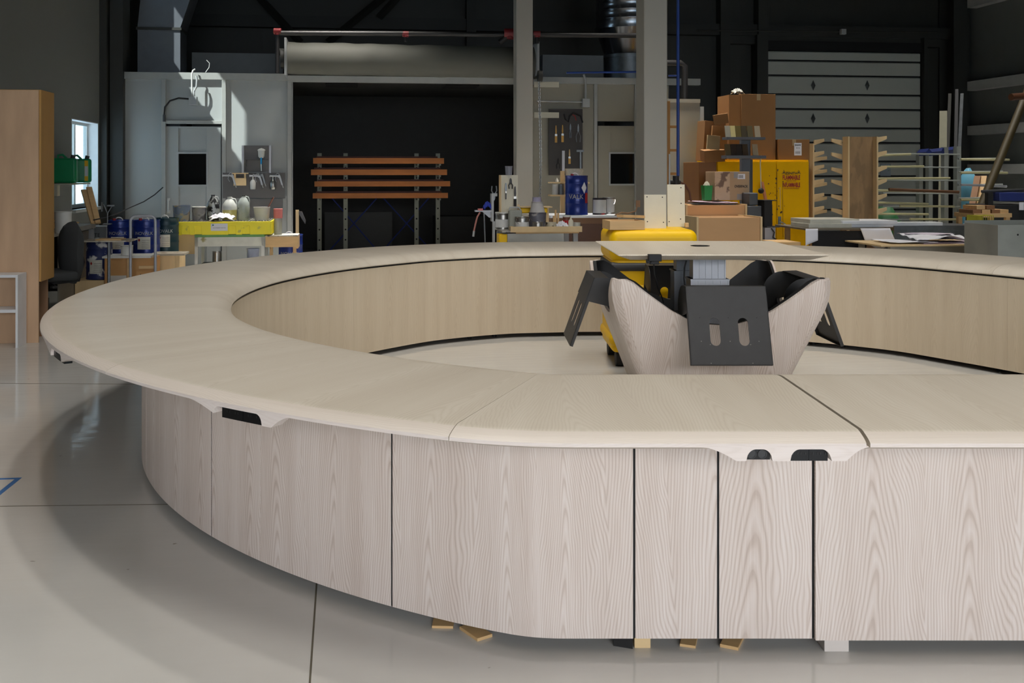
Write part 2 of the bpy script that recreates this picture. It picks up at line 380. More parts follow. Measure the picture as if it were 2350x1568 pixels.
# ---------- paint booth across the left half of the hall
bo=empty('paint_booth',(0,0,0),ANG,'grey metal paint booth with a service door and a wide black opening','paint booth')
v=VBOOTH; ztop=Z(176,500,v)
L0,L1,R0,R1=U(262,v),U(672,v),U(1190,v),U(1605,v)
dl,dr=U(376,v),U(510,v); dtop=Z(288,440,v)
fr=MB()
fr.box(L0,R1,v-.06,v+.05,ztop-.05,ztop+.05)
for x in (262,372,510,660): 
    u0=U(x,v); fr.box(u0,u0+.06,v-.06,v,0,ztop-.05)
fr.box(dl,dr,v-.05,v,dtop+.02,dtop+.07)
fr.box(R0,R0+.08,v-.06,v,0,ztop); 
for x in (1362,1455): u0=U(x,v); fr.box(u0,u0+.05,v-.05,v,0,ztop-.05)
part('frame_rail',fr,mat('rail_paint',(160,161,156),.45),bo,bev=.004)
pl=MB(); pl.box(L0,dl,v,v+.05,0,ztop-.05); pl.box(dl,dr,v,v+.05,dtop+.05,ztop-.05); pl.box(dr,L1,v,v+.05,0,ztop-.05)
part('wall_panel',pl,PANEL,bo)
pr=MB(); u7,u8=U(1368,v),U(1470,v); 
pr.box(R0,u7,v,v+.05,0,ztop-.05); pr.box(u7,u8,v,v+.05,dtop+.1,ztop-.05); pr.box(u8,U(1535,v),v,v+.05,0,ztop-.05)
part('wall_panel',pr,PANEL2,bo)
# interior shell
it=MB(); vi=18.7
it.box(L1-.9,L1-.85,v+.05,vi,0,ztop); it.box(R0+1.0,R0+1.05,v+.05,vi,0,ztop); it.box(L1-.9,R0+1.05,vi,vi+.05,0,ztop); it.box(L1-.9,R0+1.05,v+.05,vi,ztop,ztop+.05)
part('inner_lining',it,mat('booth_inside',(56,56,54),.8),bo)
for x0,x1 in ((745,822),(1030,1110)):
    g=MB(); g.box(U(x0,v),U(x1,v),v+.5,v+1.1,ztop-.05,ztop-.003); part('ceiling_vent',g,DARK,bo)
def booth_door(x0,x1,yt,wx,wy,m,hinge):
    d=empty('d',(0,0,0),0); d.name='service_door'; d.parent=bo
    u0,u1=U(x0,v)+.01,U(x1,v)-.01; zt=Z(yt,x0,v); a0,a1=U(wx[0],v),U(wx[1],v); z0,z1=Z(wy[1],wx[0],v),Z(wy[0],wx[0],v)
    mb=MB(); mb.box(u0,a0,v-.02,v+.03,.02,zt); mb.box(a1,u1,v-.02,v+.03,.02,zt); mb.box(a0,a1,v,v+.03,.02,z0); mb.box(a0,a1,v,v+.03,z1,zt-.03); mb.box(a0,a1,v-.02,v+.03,zt-.03,zt)
    part('door_leaf',mb,m,d,bev=.003)
    fr=MB(); w=.025
    fr.box(a0-w,a1+w,v-.03,v,z1,z1+w); fr.box(a0-w,a1+w,v-.03,v,z0-w,z0); fr.box(a0-w,a0,v-.03,v,z0,z1); fr.box(a1,a1+w,v-.03,v,z0,z1); part('window_frame',fr,GREYW,d)
    g=MB(); g.box(a0,a1,v+.01,v+.02,z0,z1); part('pane',g,mat('dark_glass',(14,17,19),.08,var=.2),d)
    return d,u0,u1
d,u0,u1=booth_door(378,509,290,(410,474),(353,424),PANEL,0)
h=MB(); uh=U(388,v); zh=Z(472,388,v); h.tube([(uh,v-.03,zh+.09),(uh,v-.07,zh+.08),(uh,v-.07,zh-.08),(uh,v-.03,zh-.09)],.012,8); h.box(uh-.02,uh+.02,v-.035,v-.02,zh+.07,zh+.11); h.box(uh-.02,uh+.02,v-.035,v-.02,zh-.11,zh-.07)
part('handle',h,WHT,d,smooth=40)
booth_door(1370,1468,289,(1400,1466),(353,422),PANEL2,1)
# small wet-floor board shape seen through the door pane
# ---------- roller door above the opening
rv=14.45; r=(Z(99,900,rv)-Z(176,900,rv))/2; zc=Z(137,900,rv)
rd=empty('roller_shutter',(0,0,0),ANG,'rolled up grey shutter curtain above the black booth opening','roller shutter')
mb=MB(); N=40
pr=[]; x0,x1=U(660,rv),U(1226,rv)
def rolf(a,b_):
    an=b_*2*PI; rr=r*(1+.02*math.sin(a*23)*math.sin(an*2+a*9)+.015*math.sin(a*57+an))
    sag=-.02*a
    return (x0+(x1-x0)*a, rv+.1+rr*math.cos(an), zc+sag+rr*math.sin(an))
mb.grid(rolf,60,28); part('rolled_curtain',mb,mat('curtain_vinyl',(88,88,80),.7,var=.06,vs=2),rd,smooth=70)
for x,s in ((x0-.03,1),(x1,1)):
    mb=MB(); mb.box(x,x+.03,rv-.25,rv+.42,zc-r-.02,zc+r+.02); part('end_bracket',mb,GREYW,rd)
mb=MB(); mb.box(x0,x1,rv+.02,rv+.10,zc-r-.09,zc-r-.0); part('bottom_bar',mb,mat('rail_paint',(0,0,0)),rd)
mb=MB(); mb.cyl((x0-.1,rv+.1,zc),(x0-.02,rv+.1,zc),.14,20); mb.cyl((x0-.12,rv+.1,zc+.1),(x0-.04,rv+.1,zc+.1),.05,12); part('winding_gear',mb,FRMD,rd,smooth=40)
# ---------- ring counter: plan curves around the centre of the ring
RC=Vector((1.37,5.94))
TAB=[(-180,3.64),(-150,3.64),(-90,3.64),(-30,3.62),(0,3.50),(32,3.40),(45,3.46),(63,3.45),(80,3.53),(102,3.65),(112,3.73),(127,3.74),(140,3.69),(160,3.66),(180,3.64)]
def rtab(d):
    for (a,p),(b,q) in zip(TAB[:-1],TAB[1:]):
        if a<=d<=b:
            t=(d-a)/(b-a); t=t*t*(3-2*t); return p+(q-p)*t
def rraw(d):
    d=(d+180)%360-180; r=rtab(d); s=math.sin(math.radians(d))
    if s<0: r=min(r,3.40/-s)
    return r
def rs(d):
    w=0;acc=0
    for k in range(-8,9):
        g=math.exp(-(k/3.2)**2); acc+=g*rraw(d+k*.9); w+=g
    r=acc/w
    dd=(d+180)%360-180; s=math.sin(math.radians(dd))
    if s<0: r=min(r,3.40/-s)
    return r
ND=1440
CUR=[]
for i in range(ND):
    d=-180+360*i/ND; r=rs(d); CUR.append(Vector((RC.x+r*math.cos(math.radians(d)),RC.y+r*math.sin(math.radians(d)))))
CUM=[0]
for i in range(ND): CUM.append(CUM[-1]+(CUR[(i+1)%ND]-CUR[i]).length)
TOT=CUM[-1]
import bisect
def cpt(s):
    s=s%TOT; i=min(bisect.bisect_right(CUM,s)-1,ND-1); t=(s-CUM[i])/(CUM[i+1]-CUM[i])
    return CUR[i].lerp(CUR[(i+1)%ND],t)
def ctan(s,e=.05): return (cpt(s+e)-cpt(s-e)).normalized()
def off(s,d,z=0.0):
    """point d metres inward of the outer edge at arc length s (s grows counter-clockwise)"""
    p=cpt(s); t=ctan(s); nrm=Vector((-t.y,t.x)); q=p+nrm*d; return Vector((q.x,q.y,z))
def s_at(px,d=0.0,near=True,z=.74):
    """arc length where the near (or far) side of the curve, d inward, is seen at photo column px"""
    best=None;N2=1800
    for i in range(N2):
        s=TOT*i/N2; p=off(s,d); q=off(s+TOT/N2,d); f=lambda a:CX+a.x/a.y*F-px
        if f(p)*f(q)<=0 and abs(f(p))<80:
            t=f(p)/(f(p)-f(q)) if f(p)!=f(q) else 0; y=p.y
            if best is None or (near and y<best[1]) or (not near and y>best[1]): best=(s+t*TOT/N2,y)
    return best[0]
PROF=[(0,.7285),(0,.738),(.006,.743),(.02,.749),(.045,.757),(.06,.760),(.725,.760),(.765,.757),(.81,.749),(.85,.733),(.876,.712),(.882,.700),(.876,.693),(.12,.692)]
def ribbon(s0,s1,prof,uvf,ds=.03,caps=True):
    """sweep a closed section (d,z) along the ring from s0 to s1; returns mesh with UV (s,d or z)"""
    n_=max(2,int((s1-s0)/ds)); vs=[];m=len(prof)
    for i in range(n_+1):
        s=s0+(s1-s0)*i/n_
        for d,z in prof: vs.append(tuple(off(s,d,z)))
    fs=[];uv=[]
    for i in range(n_):
        for j in range(m):
            k=(j+1)%m; fs.append((i*m+j,(i+1)*m+j,(i+1)*m+k,i*m+k))
            a=s0+(s1-s0)*i/n_; b=s0+(s1-s0)*(i+1)/n_; uv.append([(a,uvf(prof[j])),(b,uvf(prof[j])),(b,uvf(prof[k])),(a,uvf(prof[k]))])
    if caps:
        fs.append(tuple(range(m))); uv.append([(p[1],p[0]) for p in prof])
        fs.append(tuple(reversed([n_*m+j for j in range(m)]))); uv.append([(p[1],p[0]) for p in reversed(prof)])
    return vs,fs,uv
def rib_obj(name,s0,s1,prof,uvf,m,parent=None,ds=.03,smooth=50,bev=0):
    vs,fs,uv=ribbon(s0,s1,prof,uvf,ds)
    me=bpy.data.meshes.new(name); me.from_pydata(vs,[],fs); me.update()
    ul=me.uv_layers.new(name='UVMap')
    for p,u_ in zip(me.polygons,uv):
        for li,c in zip(p.loop_indices,u_): ul.data[li].uv=c
    import bmesh
    bm=bmesh.new(); bm.from_mesh(me); bmesh.ops.recalc_face_normals(bm,faces=bm.faces); bm.to_mesh(me); bm.free()
    me.polygons.foreach_set('use_smooth',[True]*len(me.polygons)); me.set_sharp_from_angle(angle=math.radians(smooth))
    me.materials.append(m); o=bpy.data.objects.new(name,me); COL.objects.link(o)
    if parent is not None: o.parent=parent
    return o
# arc lengths of joints on the outer edge
sA=s_at(1030); sB=s_at(1993); sJ=s_at(243)            # near seams
sF=s_at(2305,.74,near=False)                          # far right seam
# ccw order starting at left (-180): left -> bottom(near) -> right -> far
G=.0015
def segend(s): return s
sB_g=.004
segs=[('long curved ash worktop segment round the back and left end of the ring',sF,sJ+TOT),
      ('curved ash worktop segment carrying the black outlet block above the narrow door panels',sJ,sA),
      ('flat-fronted ash worktop segment between the thin slanted joint and the wide dark joint',sA,sB),
      ('straight ash worktop segment at the right edge of the photo, right of dark joint',sB,sF)]
tops=[]
def edge_faces(o):
    # the solid lipping along the outer edge: its grain runs along the ring
    me=o.data; me.materials.append(OAKE); me.materials.append(OAKA); ul=me.uv_layers[0]; m=len(PROF)
    nside=(len(me.polygons)-2)
    for p in me.polygons:
        if p.index>=nside: continue
        j=p.index%m
        if j in (0,1,2,3,m-1):
            p.material_index=2 if j==0 else 1
            for li in p.loop_indices: u_=ul.data[li].uv; zz=me.vertices[me.loops[li].vertex_index].co.z; ul.data[li].uv=(u_[1]*1.0+zz,u_[0])
for i,(lb,a,b) in enumerate(segs):
    ga=.005 if i==3 else .0012; gb=.005 if i==2 else .0012
    o=rib_obj('worktop',a+ga,b-gb,PROF,lambda p:p[0]+ (0.02 if p[1]<.73 else 0),OAKT)
    edge_faces(o); tag(o,lb,'worktop','ring worktop segments'); tops.append(o)
# ---------- outlet blocks hanging under the edge
def outlet_block(parent,s0,s1,e0,e1,notches,zb=.6935,ramp=True):
    """apron from s0..s1; flares e0,e1 long at both ends; notches=[(a,b)] open from below"""
    ds=.003; n_=int((s1-s0)/ds); vs=[];fs=[];cols=[]
    def bot(s):
        if s<s0+e0: t=((s-s0)/e0)**1.6
        elif s>s1-e1: t=((s1-s)/e1)**1.7
        else: t=1
        z=.7285-(.7285-zb)*max(0,min(1,t))
        for a,b in notches:
            if a<=s<=b:
                w=min(s-a,b-s,.025)/.025; zn=.7235-(1-math.sqrt(max(0,1-(1-w)**2)))*.03; z=max(z,zn)
        return z
    for i in range(n_+1):
        s=s0+(s1-s0)*i/n_; z=bot(s); zt=.730
        for d,zz in ((.0005,zt),(.0005,z),(.045,z),(.045,zt)): vs.append(tuple(off(s,d,zz)))
        cols.append(z)
    uv=[]
    for i in range(n_):
        for j in range(4):
            k=(j+1)%4; fs.append((i*4+j,(i+1)*4+j,(i+1)*4+k,i*4+k))
            a=s0+ds*i; P_=[(.0005,.73),(.0005,cols[i]),(.045,cols[i]),(.045,.73)]; Q_=[(.0005,.73),(.0005,cols[i+1]),(.045,cols[i+1]),(.045,.73)]
            uv.append([(P_[j][1]+P_[j][0],a),(Q_[j][1]+Q_[j][0],a+ds),(Q_[k][1]+Q_[k][0],a+ds),(P_[k][1]+P_[k][0],a)])
    me=bpy.data.meshes.new('outlet_apron'); me.from_pydata(vs,[],fs); me.update(); ul=me.uv_layers.new(name='UVMap')
    for p,u_ in zip(me.polygons,uv):
        for li,c in zip(p.loop_indices,u_): ul.data[li].uv=c
    me.materials.append(OAKA); o=bpy.data.objects.new('outlet_apron',me); COL.objects.link(o); o.parent=parent
    me.polygons.foreach_set('use_smooth',[True]*len(me.polygons)); me.set_sharp_from_angle(angle=math.radians(35))
    return o
GLOSS=mat('gloss_black',(13,13,15),.35,var=.1,spec=.25)
def outlet(parent,a,b,kind,dep=.012,zb=.692):
    o=rib_obj('power_outlet',a+.0005,b-.0005,[(dep,.7285),(dep,zb),(dep+.03,zb),(dep+.03,.7285)],lambda p:p[1],GLOSS,parent,ds=.01)
    w=b-a; ks=[.25,.68] if kind=='round' else [.33,.72]
    for k in ks:
        s=a+w*k; c=off(s,dep,.709); t=ctan(s); nn=Vector((t.y,-t.x,0)); mb=MB()
        if kind=='round':
            M=Matrix.Translation(c)@nn.to_track_quat('Z','Y').to_matrix().to_4x4()
            mb.lathe([(.0115,0),(.0115,.002),(.0095,.002),(.0095,.0005),(0,.0005)],20,M)
            part('jack_socket',mb,mat('socket_rim',(30,30,32),.4),o,smooth=40)
        for q in (-.006,.006):
            p=c+Vector((t.x,t.y,0))*q
            if kind!='round':
                mb=MB(); mb.obox(p+nn*.0006,(.0016,.0016,.006),(0,0,math.atan2(t.y,t.x))); part('contact_slot',mb,mat('socket_rim',(0,0,0)),o)
    return o
a,b=s_at(1612),s_at(1996); x=lambda q:s_at(q)
outlet_block(tops[2],a,b-.002,s_at(1690)-a,b-s_at(1945),[(x(1713),x(1773)),(x(1814),x(1908))])
outlet(tops[2],x(1713),x(1770),'round',dep=.010,zb=.695)
outlet(tops[2],x(1814),x(1861),'slot',dep=.016,zb=.690); outlet(tops[2],x(1861),x(1905),'slot',dep=.016,zb=.690)
a,b=s_at(430),s_at(664)
outlet_block(tops[1],a,b,(s_at(500)-a),b-s_at(622),[(x(489),x(600))],zb=.6915)
outlet(tops[1],x(501),x(549),'slot',dep=.014,zb=.6885); outlet(tops[1],x(549.6),x(598),'slot',dep=.014,zb=.6885)
a,b=s_at(96),s_at(170)
outlet_block(tops[0],a+.05,b,.25,.2,[(a+.3,a+.5)],zb=.6915)
outlet(tops[0],a+.3,a+.5,'slot',dep=.012,zb=.688)
# ---------- cabinets under the ring
RO,RI=.445,.872
ZP0,ZP1=.036,.684
sp=lambda px:s_at(px,RO)
cab=[('narrow flat cabinet third from the right edge, between two dark joints, under the worktop',sp(1455.5),sp(1648),[]),
     ('narrow flat cabinet right of it, under the block with the round black sockets',sp(1648),sp(1866),[]),
     ('wide straight ash cabinet at the right edge of the photo, set slightly forward',sp(1866),sp(1866)+1.9,[]),
     ('wide ash cabinet where the front turns from curved to flat',sp(899),sp(1455.5),[]),
     ('curved ash cabinet with a slim and a wide panel under the black outlet block',sp(485),sp(899),[sp(598)]),
     ('curved ash cabinet at the left turn of the ring',sp(485)-1.05,sp(485),[sp(366)]),]
# further cabinets round the back
s2=sp(485)-1.05; s3=sp(1866)+1.9
rest=(TOT-(s3-s2)); k_=9
for i in range(k_):
    a=s3+rest*i/k_; cab.append(('ash cabinet on the far side of the ring, curved inner face',a,s3+rest*(i+1)/k_,[]))
names_far=['inner face hidden at the near right of the ring','right-hand return of the ring beyond the photo edge','far cabinet of the ring at the right edge, above the floor gap','far cabinet of the ring right of the black tilted plate','far cabinet of the ring behind the lifting table','far cabinet of the ring behind the yellow machine','far cabinet of the ring left of the yellow machine','far cabinet of the ring at the back left bend','leftmost cabinet of the ring with its inner face in shade']
cabs=[]
for i,(lb,a,b,sp_) in enumerate(cab):
    if i>=6: lb='ash '+names_far[i-6]
    g=.0035; fw=-.012 if i==2 else 0; zb=ZP0
    mid=off((a+b)/2,.65,0)
    c=tag(empty('base_cabinet',mid),lb,'cabinet','base cabinets of the ring counter')
    M=Matrix.Translation(-mid)
    def P_(nm,s0,s1,prof,m,**k):
        o=rib_obj(nm,s0,s1,prof,lambda p:p[1],m,c,**k); o.data.transform(M); return o
    P_('carcass',a,b,[(RO+.02,.06),(RO+.02,.692),(RI-.012,.692),(RI-.012,.06)],DARK)
    cuts=[a+g]+[q for q in sp_]+[b-g]
    for j,(p,q) in enumerate(zip(cuts[:-1],cuts[1:])):
        e=.0008
        P_('front_panel',p+(e if j else 0),q-(e if j<len(cuts)-2 else 0),[(RO+fw,zb),(RO+fw,ZP1),(RO+.019+fw,ZP1),(RO+.019+fw,zb)],OAK,ds=.02,smooth=30)
    P_('inner_panel',a+.0006,b-.0006,[(RI-.019,zb),(RI-.019,ZP1-.004),(RI,ZP1-.004),(RI,zb)],OAKI,ds=.02,smooth=30)
    P_('joint_seal',a-.0034,a+.0034,[(RO+.001,ZP0+.002),(RO+.001,ZP1),(RO+.0195,ZP1),(RO+.0195,ZP0+.002)],DARK,ds=.004)  # dark strip added in the panel gap, standing for the shade in it
    for q in (a+.15,b-.15):
        for d_ in (RO+.12,RI-.10):
            f=MB(); p=off(q,d_,0); f.cyl((p.x-mid.x,p.y-mid.y,0),(p.x-mid.x,p.y-mid.y,.06),.02,10); part('levelling_foot',f,RUB,c,smooth=40)
    P_('plinth',a+.01,b-.01,[(RO+.11,.0),(RO+.11,.06),(RI-.03,.06),(RI-.03,.0)],mat('plinth_grey',(90,92,96),.6)) if False else None
    cabs.append(c)
# packing pieces under the front
def shim(name,label,px0,px1,py0,py1,h,m,rot=0,dep=.12,poly=None):
    p=fpt((px0+px1)/2,py1); w=(px1-px0)/F*p.y
    mb=MB(); mb.box(-w/2,w/2,0,dep,0,h); o=part(name,mb,m,bev=.001); o.location=(p.x,p.y,0); o.rotation_euler=(0,0,rot)
    return tag(o,label,'wood packer','wood packers under the ring')
shim('wood_packer','small thin wooden packer furthest left under the curved front',991,1040,1428,1443,.008,PINE,-.05)
shim('wood_packer','wooden packer turned askew under the curved front, second from left',1092,1134,1447,1468,.010,PINE,.6,.1)
shim('wood_packer','pale packer block beside the black wedge under the dark joint',1456,1493,1474,1488,.03,PLYB,0,.1)
shim('wood_packer','thin packer in the middle under the narrow cabinets',1560,1596,1474,1486.5,.008,PINE,-.3,.12)
shim('wood_packer','thin packer under the joint of the two narrow cabinets',1652,1694,1474,1490,.010,PINE,-.45,.12)
shim('wood_packer','thick white-edged plywood packer under the wide right cabinet',1892,1948,1480,1496,.034,mat('white_ply_edge',(206,198,192),.6),0,.12)
w=MB(); p=fpt(1452,1490); w.add([(-.055,.02,0),(0,0,0),(0,.05,0),(-.055,.02,.035),(0,0,.035),(0,.05,.035)],[(0,2,1),(3,4,5),(0,1,4,3),(1,2,5,4),(2,0,3,5)])
o=part('plastic_wedge',w,RUB); o.location=(p.x,p.y,0); tag(o,'black wedge under the dark joint, left of the pale packer','wedge')
# ---------- blue tape on the floor
def tape(a,b,w,z):
    a=fpt(*a);b=fpt(*b);d=(b-a).normalized();nn=Vector((-d.y,d.x,0))*w/2
    return [a-nn,b-nn,b+nn,a+nn],z
mb=MB()
for (a,b,z) in (((-40,1101),(48,1098),.0004),((44,1097),(-50,1172),.0008)):
    q,_=tape(a,b,.024,z); mb.add([Vector((p.x,p.y,0.0001)) for p in q]+[Vector((p.x,p.y,z)) for p in q],[(0,1,2,3),(4,5,6,7),(0,1,5,4),(1,2,6,5),(2,3,7,6),(3,0,4,7)])
tag(part('masking_tape',mb,MESHC),'two strips of blue masking tape meeting in a corner on the floor','tape')
# ---------- lights
def area(name,loc,size,power,target,col=(1,1,1),spread=180,sy=None,shape='RECTANGLE'):
    l=bpy.data.lights.new(name,'AREA'); l.energy=power; l.color=col; l.shape=shape; l.size=size; l.size_y=sy or size; l.spread=math.radians(spread)
    o=bpy.data.objects.new(name,l); COL.objects.link(o); o.location=loc
    o.rotation_euler=(Vector(target)-Vector(loc)).to_track_quat('-Z','Y').to_euler(); return o
# ---------- lifting table in the middle of the ring
DC=Vector((1.393,6.36,0)); A1=.61
desk=tag(empty('lifting_table',DC),'square ash lifting table with flared scalloped base and four black tilted plates in the ring','table')
def shell_pt(side,t,w,inset=0):
    """side 0..3, t 0..1 along the side, w 0..1 from floor to scalloped edge"""
    K=[(0,.797),(.02,.808),(.05,.810),(.085,.79),(.16,.718),(.255,.628),(.33,.578),(.42,.545),(.5,.538)]
    tt=min(t,1-t)
    for (a,p),(b,q) in zip(K[:-1],K[1:]):
        if a<=tt<=b: x=(tt-a)/(b-a); zt=p+(q-p)*x; break
    z=zt*w; a=(.378+.37*z if z<.60 else (.600+.37*(z-.60)-(z-.60)**2*1.1))-inset
    x=(t*2-1)*a
    # rounded corner
    e=max(0,abs(t*2-1)-.90)/.10; y=-a+.045*e*e
    x-=math.copysign(.0,x)
    r=[(x,y),(-y,x),(-x,-y),(y,-x)][side]
    return (r[0],r[1],z)
for nm,ins,m,top in (('scalloped_base',0,OAK,1),('inner_lining',.022,mat('black_lining',(26,26,28),.6),1)):
    for k in range(4):
        mb=MB(); nu,nv=60,14; 
        vs=[];T=.018
        for i in range(nu+1):
            for j in range(nv+1): vs.append(shell_pt(k,i/nu,j/nv,ins))
        o_=len(vs)
        for i in range(nu+1):
            for j in range(nv+1): vs.append(shell_pt(k,i/nu,j/nv,ins+T))
        m_=nv+1; fs=[]
        for i in range(nu):
            for j in range(nv):
                a,b,c,d=i*m_+j,(i+1)*m_+j,(i+1)*m_+j+1,i*m_+j+1
                fs+=[(a,b,c,d),(a+o_,d+o_,c+o_,b+o_)]
            a,b=i*m_+nv,(i+1)*m_+nv; fs.append((a,b,b+o_,a+o_))
            a,b=i*m_,(i+1)*m_; fs.append((a,a+o_,b+o_,b))
        for i in (0,nu):
            for j in range(nv):
                a,b=i*m_+j,i*m_+j+1; fs.append((a,b,b+o_,a+o_))
        me=bpy.data.meshes.new(nm); me.from_pydata(vs,[],fs); ul=me.uv_layers.new(name='UVMap')
        for p in me.polygons:
            for li,vi in zip(p.loop_indices,p.vertices):
                v_=Vector(vs[vi]); q=[v_.x,v_.y,v_.x,v_.y][k]; ul.data[li].uv=(q+k*1.7,v_.z)
        me.update(); me.polygons.foreach_set('use_smooth',[True]*len(me.polygons)); me.set_sharp_from_angle(angle=math.radians(50))
        me.materials.append(m); o=bpy.data.objects.new(nm,me); COL.objects.link(o); o.parent=desk
# top
def rect_loop(a,b,z,r=.012):
    return [(-a,-b,z),(a,-b,z),(a,b,z),(-a,b,z)]
mb=MB(); yo=-.085
lv=[(.52,.485,.915),(.60,.562,.944),(.603,.565,.947),(.597,.559,.951)]
vs=[];
for a,b,z in lv: vs+= [(-a,yo-b+.0,z),(a,yo-b,z),(a,yo+b,z),(-a,yo+b,z)]
fs=[(3,2,1,0),(12,13,14,15)]
for k in range(3):
    for i in range(4): j=(i+1)%4; fs.append((k*4+i,k*4+j,k*4+4+j,k*4+4+i))
mb.add(vs,fs); top=part('table_top',mb,OAKT,desk,bev=.002)
ul=top.data.uv_layers.new(name='UVMap')
for p in top.data.polygons:
    for li,vi in zip(p.loop_indices,p.vertices): q=top.data.vertices[vi].co; ul.data[li].uv=(q.x,q.y)
mb=MB(); mb.lathe([(.06,.951),(.06,.9535),(.052,.954),(.05,.952),(0,.952)],32,Matrix.Translation((.012,.02,0))); part('cable_grommet',mb,GLOSS,desk,smooth=40)
for y0,w0 in ((-.29,.19),(.22,.19)):
    mb=MB(); 
    def ex(mb,w,dp,z0,z1,y):
        n_=5; mb.box(-w/2,w/2,y,y+dp,z0,z1)
        for k in range(n_+1):
            x=-w/2+w*k/n_; mb.box(x-.004,x+.004,y-.003,y,z0,z1)
    ex(mb,.19,.12,.70,.915,y0); c=part('lifting_column',mb,ALU,desk)
    mb=MB(); ex(mb,.225,.15,.10,.775,y0-.015); mb.box(-.118,.118,y0-.022,y0+.142,.765,.775); part('outer_stage',mb,ALU,c)
    mb=MB(); mb.box(-.2,.2,y0-.06,y0+.18,0,.10); part('foot_plate',mb,BLACK,c)
mb=MB(); mb.box(-.32,.32,-.32,.32,.0,.02); part('base_board',mb,BLACK,desk)
mb=MB(); mb.box(-.35,.35,.0,.30,.50,.515); part('inner_shelf',mb,mat('glass_shelf',(70,80,78),.2),desk)
# mounting plates
def mount():
    W,H=.4536,.42
    top=Vector((0,-.69,.7755)); bot=Vector((0,-.84,.3585)); dn=(bot-top)
    def P(x,h,t=0):   # h metres from the top edge
        q=top+dn*(h/H); n_=Vector((0,-dn.z,dn.y)).normalized(); n_=-n_ if n_.y>0 else n_
        return Vector((x,q.y,q.z))+n_*t
    import bmesh
    bm=bmesh.new()
    # plate with slots: build outline minus stadium slots by strips
    xs=[-W/2]; 
    slots=[(-.080,.0285),(.080,.0285)]; h0,h1=.405*H,.76*H
    # grid rows
    ys=[0,h0]+[h0+.0285*(1-math.cos(a)) for a in (PI/8,PI/4,3*PI/8,PI/2)]
    ys=[0]+[h0+.0285*(1-math.cos(PI/2*k/6)) for k in range(7)]+[h1-.0285*(1-math.cos(PI/2*k/6)) for k in range(6,-1,-1)]+[H]
    def hw(h):
        if h<h0+.0285: d=h0+.0285-h
        elif h>h1-.0285: d=h-(h1-.0285)
        else: d=0
        return math.sqrt(max(0,.0285**2-d*d))
    mb=MB()
    for a,b in zip(ys[:-1],ys[1:]):
        ins=h0-1e-6<=a and b<=h1+1e-6
        if not ins: segs_=[((-W/2,-W/2),(W/2,W/2))]
        else:
            wa,wb=hw(a),hw(b)
            segs_=[((-W/2,-W/2),(-.08-wa,-.08-wb)),((-.08+wa,-.08+wb),(.08-wa,.08-wb)),((.08+wa,.08+wb),(W/2,W/2))]
        for (la,lb),(ra,rb) in segs_:
            vs=[P(la,a),P(ra,a),P(rb,b),P(lb,b),P(la,a,-.004),P(ra,a,-.004),P(rb,b,-.004),P(lb,b,-.004)]
            mb.add(vs,[(0,1,2,3),(7,6,5,4),(0,4,5,1),(1,5,6,2),(2,6,7,3),(3,7,4,0)])
    mb.add([P(-W/2,H),P(W/2,H),P(W/2,H,-.02),P(-W/2,H,-.02),P(-W/2,H-.003),P(W/2,H-.003),P(W/2,H-.003,-.02),P(-W/2,H-.003,-.02)],[(0,1,2,3),(4,5,6,7),(0,1,5,4),(1,2,6,5),(2,3,7,6),(3,0,4,7)])
    for sx_ in (-W/2,W/2-.004):
        mb.add([P(sx_,0),P(sx_+.004,0),P(sx_+.004,0,-.02),P(sx_,0,-.02),P(sx_,H),P(sx_+.004,H),P(sx_+.004,H,-.02),P(sx_,H,-.02)],[(0,1,2,3),(4,5,6,7),(0,1,5,4),(1,2,6,5),(2,3,7,6),(3,0,4,7)])
    plate=part('screen_plate',mb,BLACK,desk,label='black steel plate with two upright slots')
    mb=MB(); n_=Vector((0,-dn.z,dn.y)).normalized(); n_=-n_ if n_.y>0 else n_
    for x,h in ((-.16,.17),(0,.17),(.16,.17),(-.16,.295),(0,.295),(.16,.295),(-.112,.312),(.112,.312),(-.115,.41),(.115,.41)):
        mm=MB(); mm.cyl(P(x,h,-.002),P(x,h,.0006),.0028,8); part('screw_hole',mm,mat('screw_light',(120,118,112),.5) if h>.2 else DARK,plate)
    for sx_ in (-W/2+.001,W/2-.004):
        out=[(-.69,.772)]
        for k in range(9): a=PI/2*k/8; out.append((-.60+.13*math.sin(a),.64+.13*math.cos(a)))
        out+=[(-.47,.46),(-.53,.50),(-.585,.595),(-.745,.635)]
        mm=MB(); mm.prism(out,sx_,sx_+.003,'x'); part('bracket_cheek',mm,BLACK,plate)
    mm=MB(); mm.add([P(-W/2,0),P(W/2,0),(W/2,-.60,.772),(-W/2,-.60,.772),P(-W/2,0)-Vector((0,0,.003)),P(W/2,0)-Vector((0,0,.003)),(W/2,-.60,.769),(-W/2,-.60,.769)],[(0,1,2,3),(7,6,5,4),(0,4,5,1),(1,5,6,2),(2,6,7,3),(3,7,4,0)]); part('bracket_cover',mm,BLACK,plate)
    return plate
mp=mount()
for k in (1,2,3):
    c=copy_tree(mp,desk); c.rotation_euler=(0,0,k*PI/2)
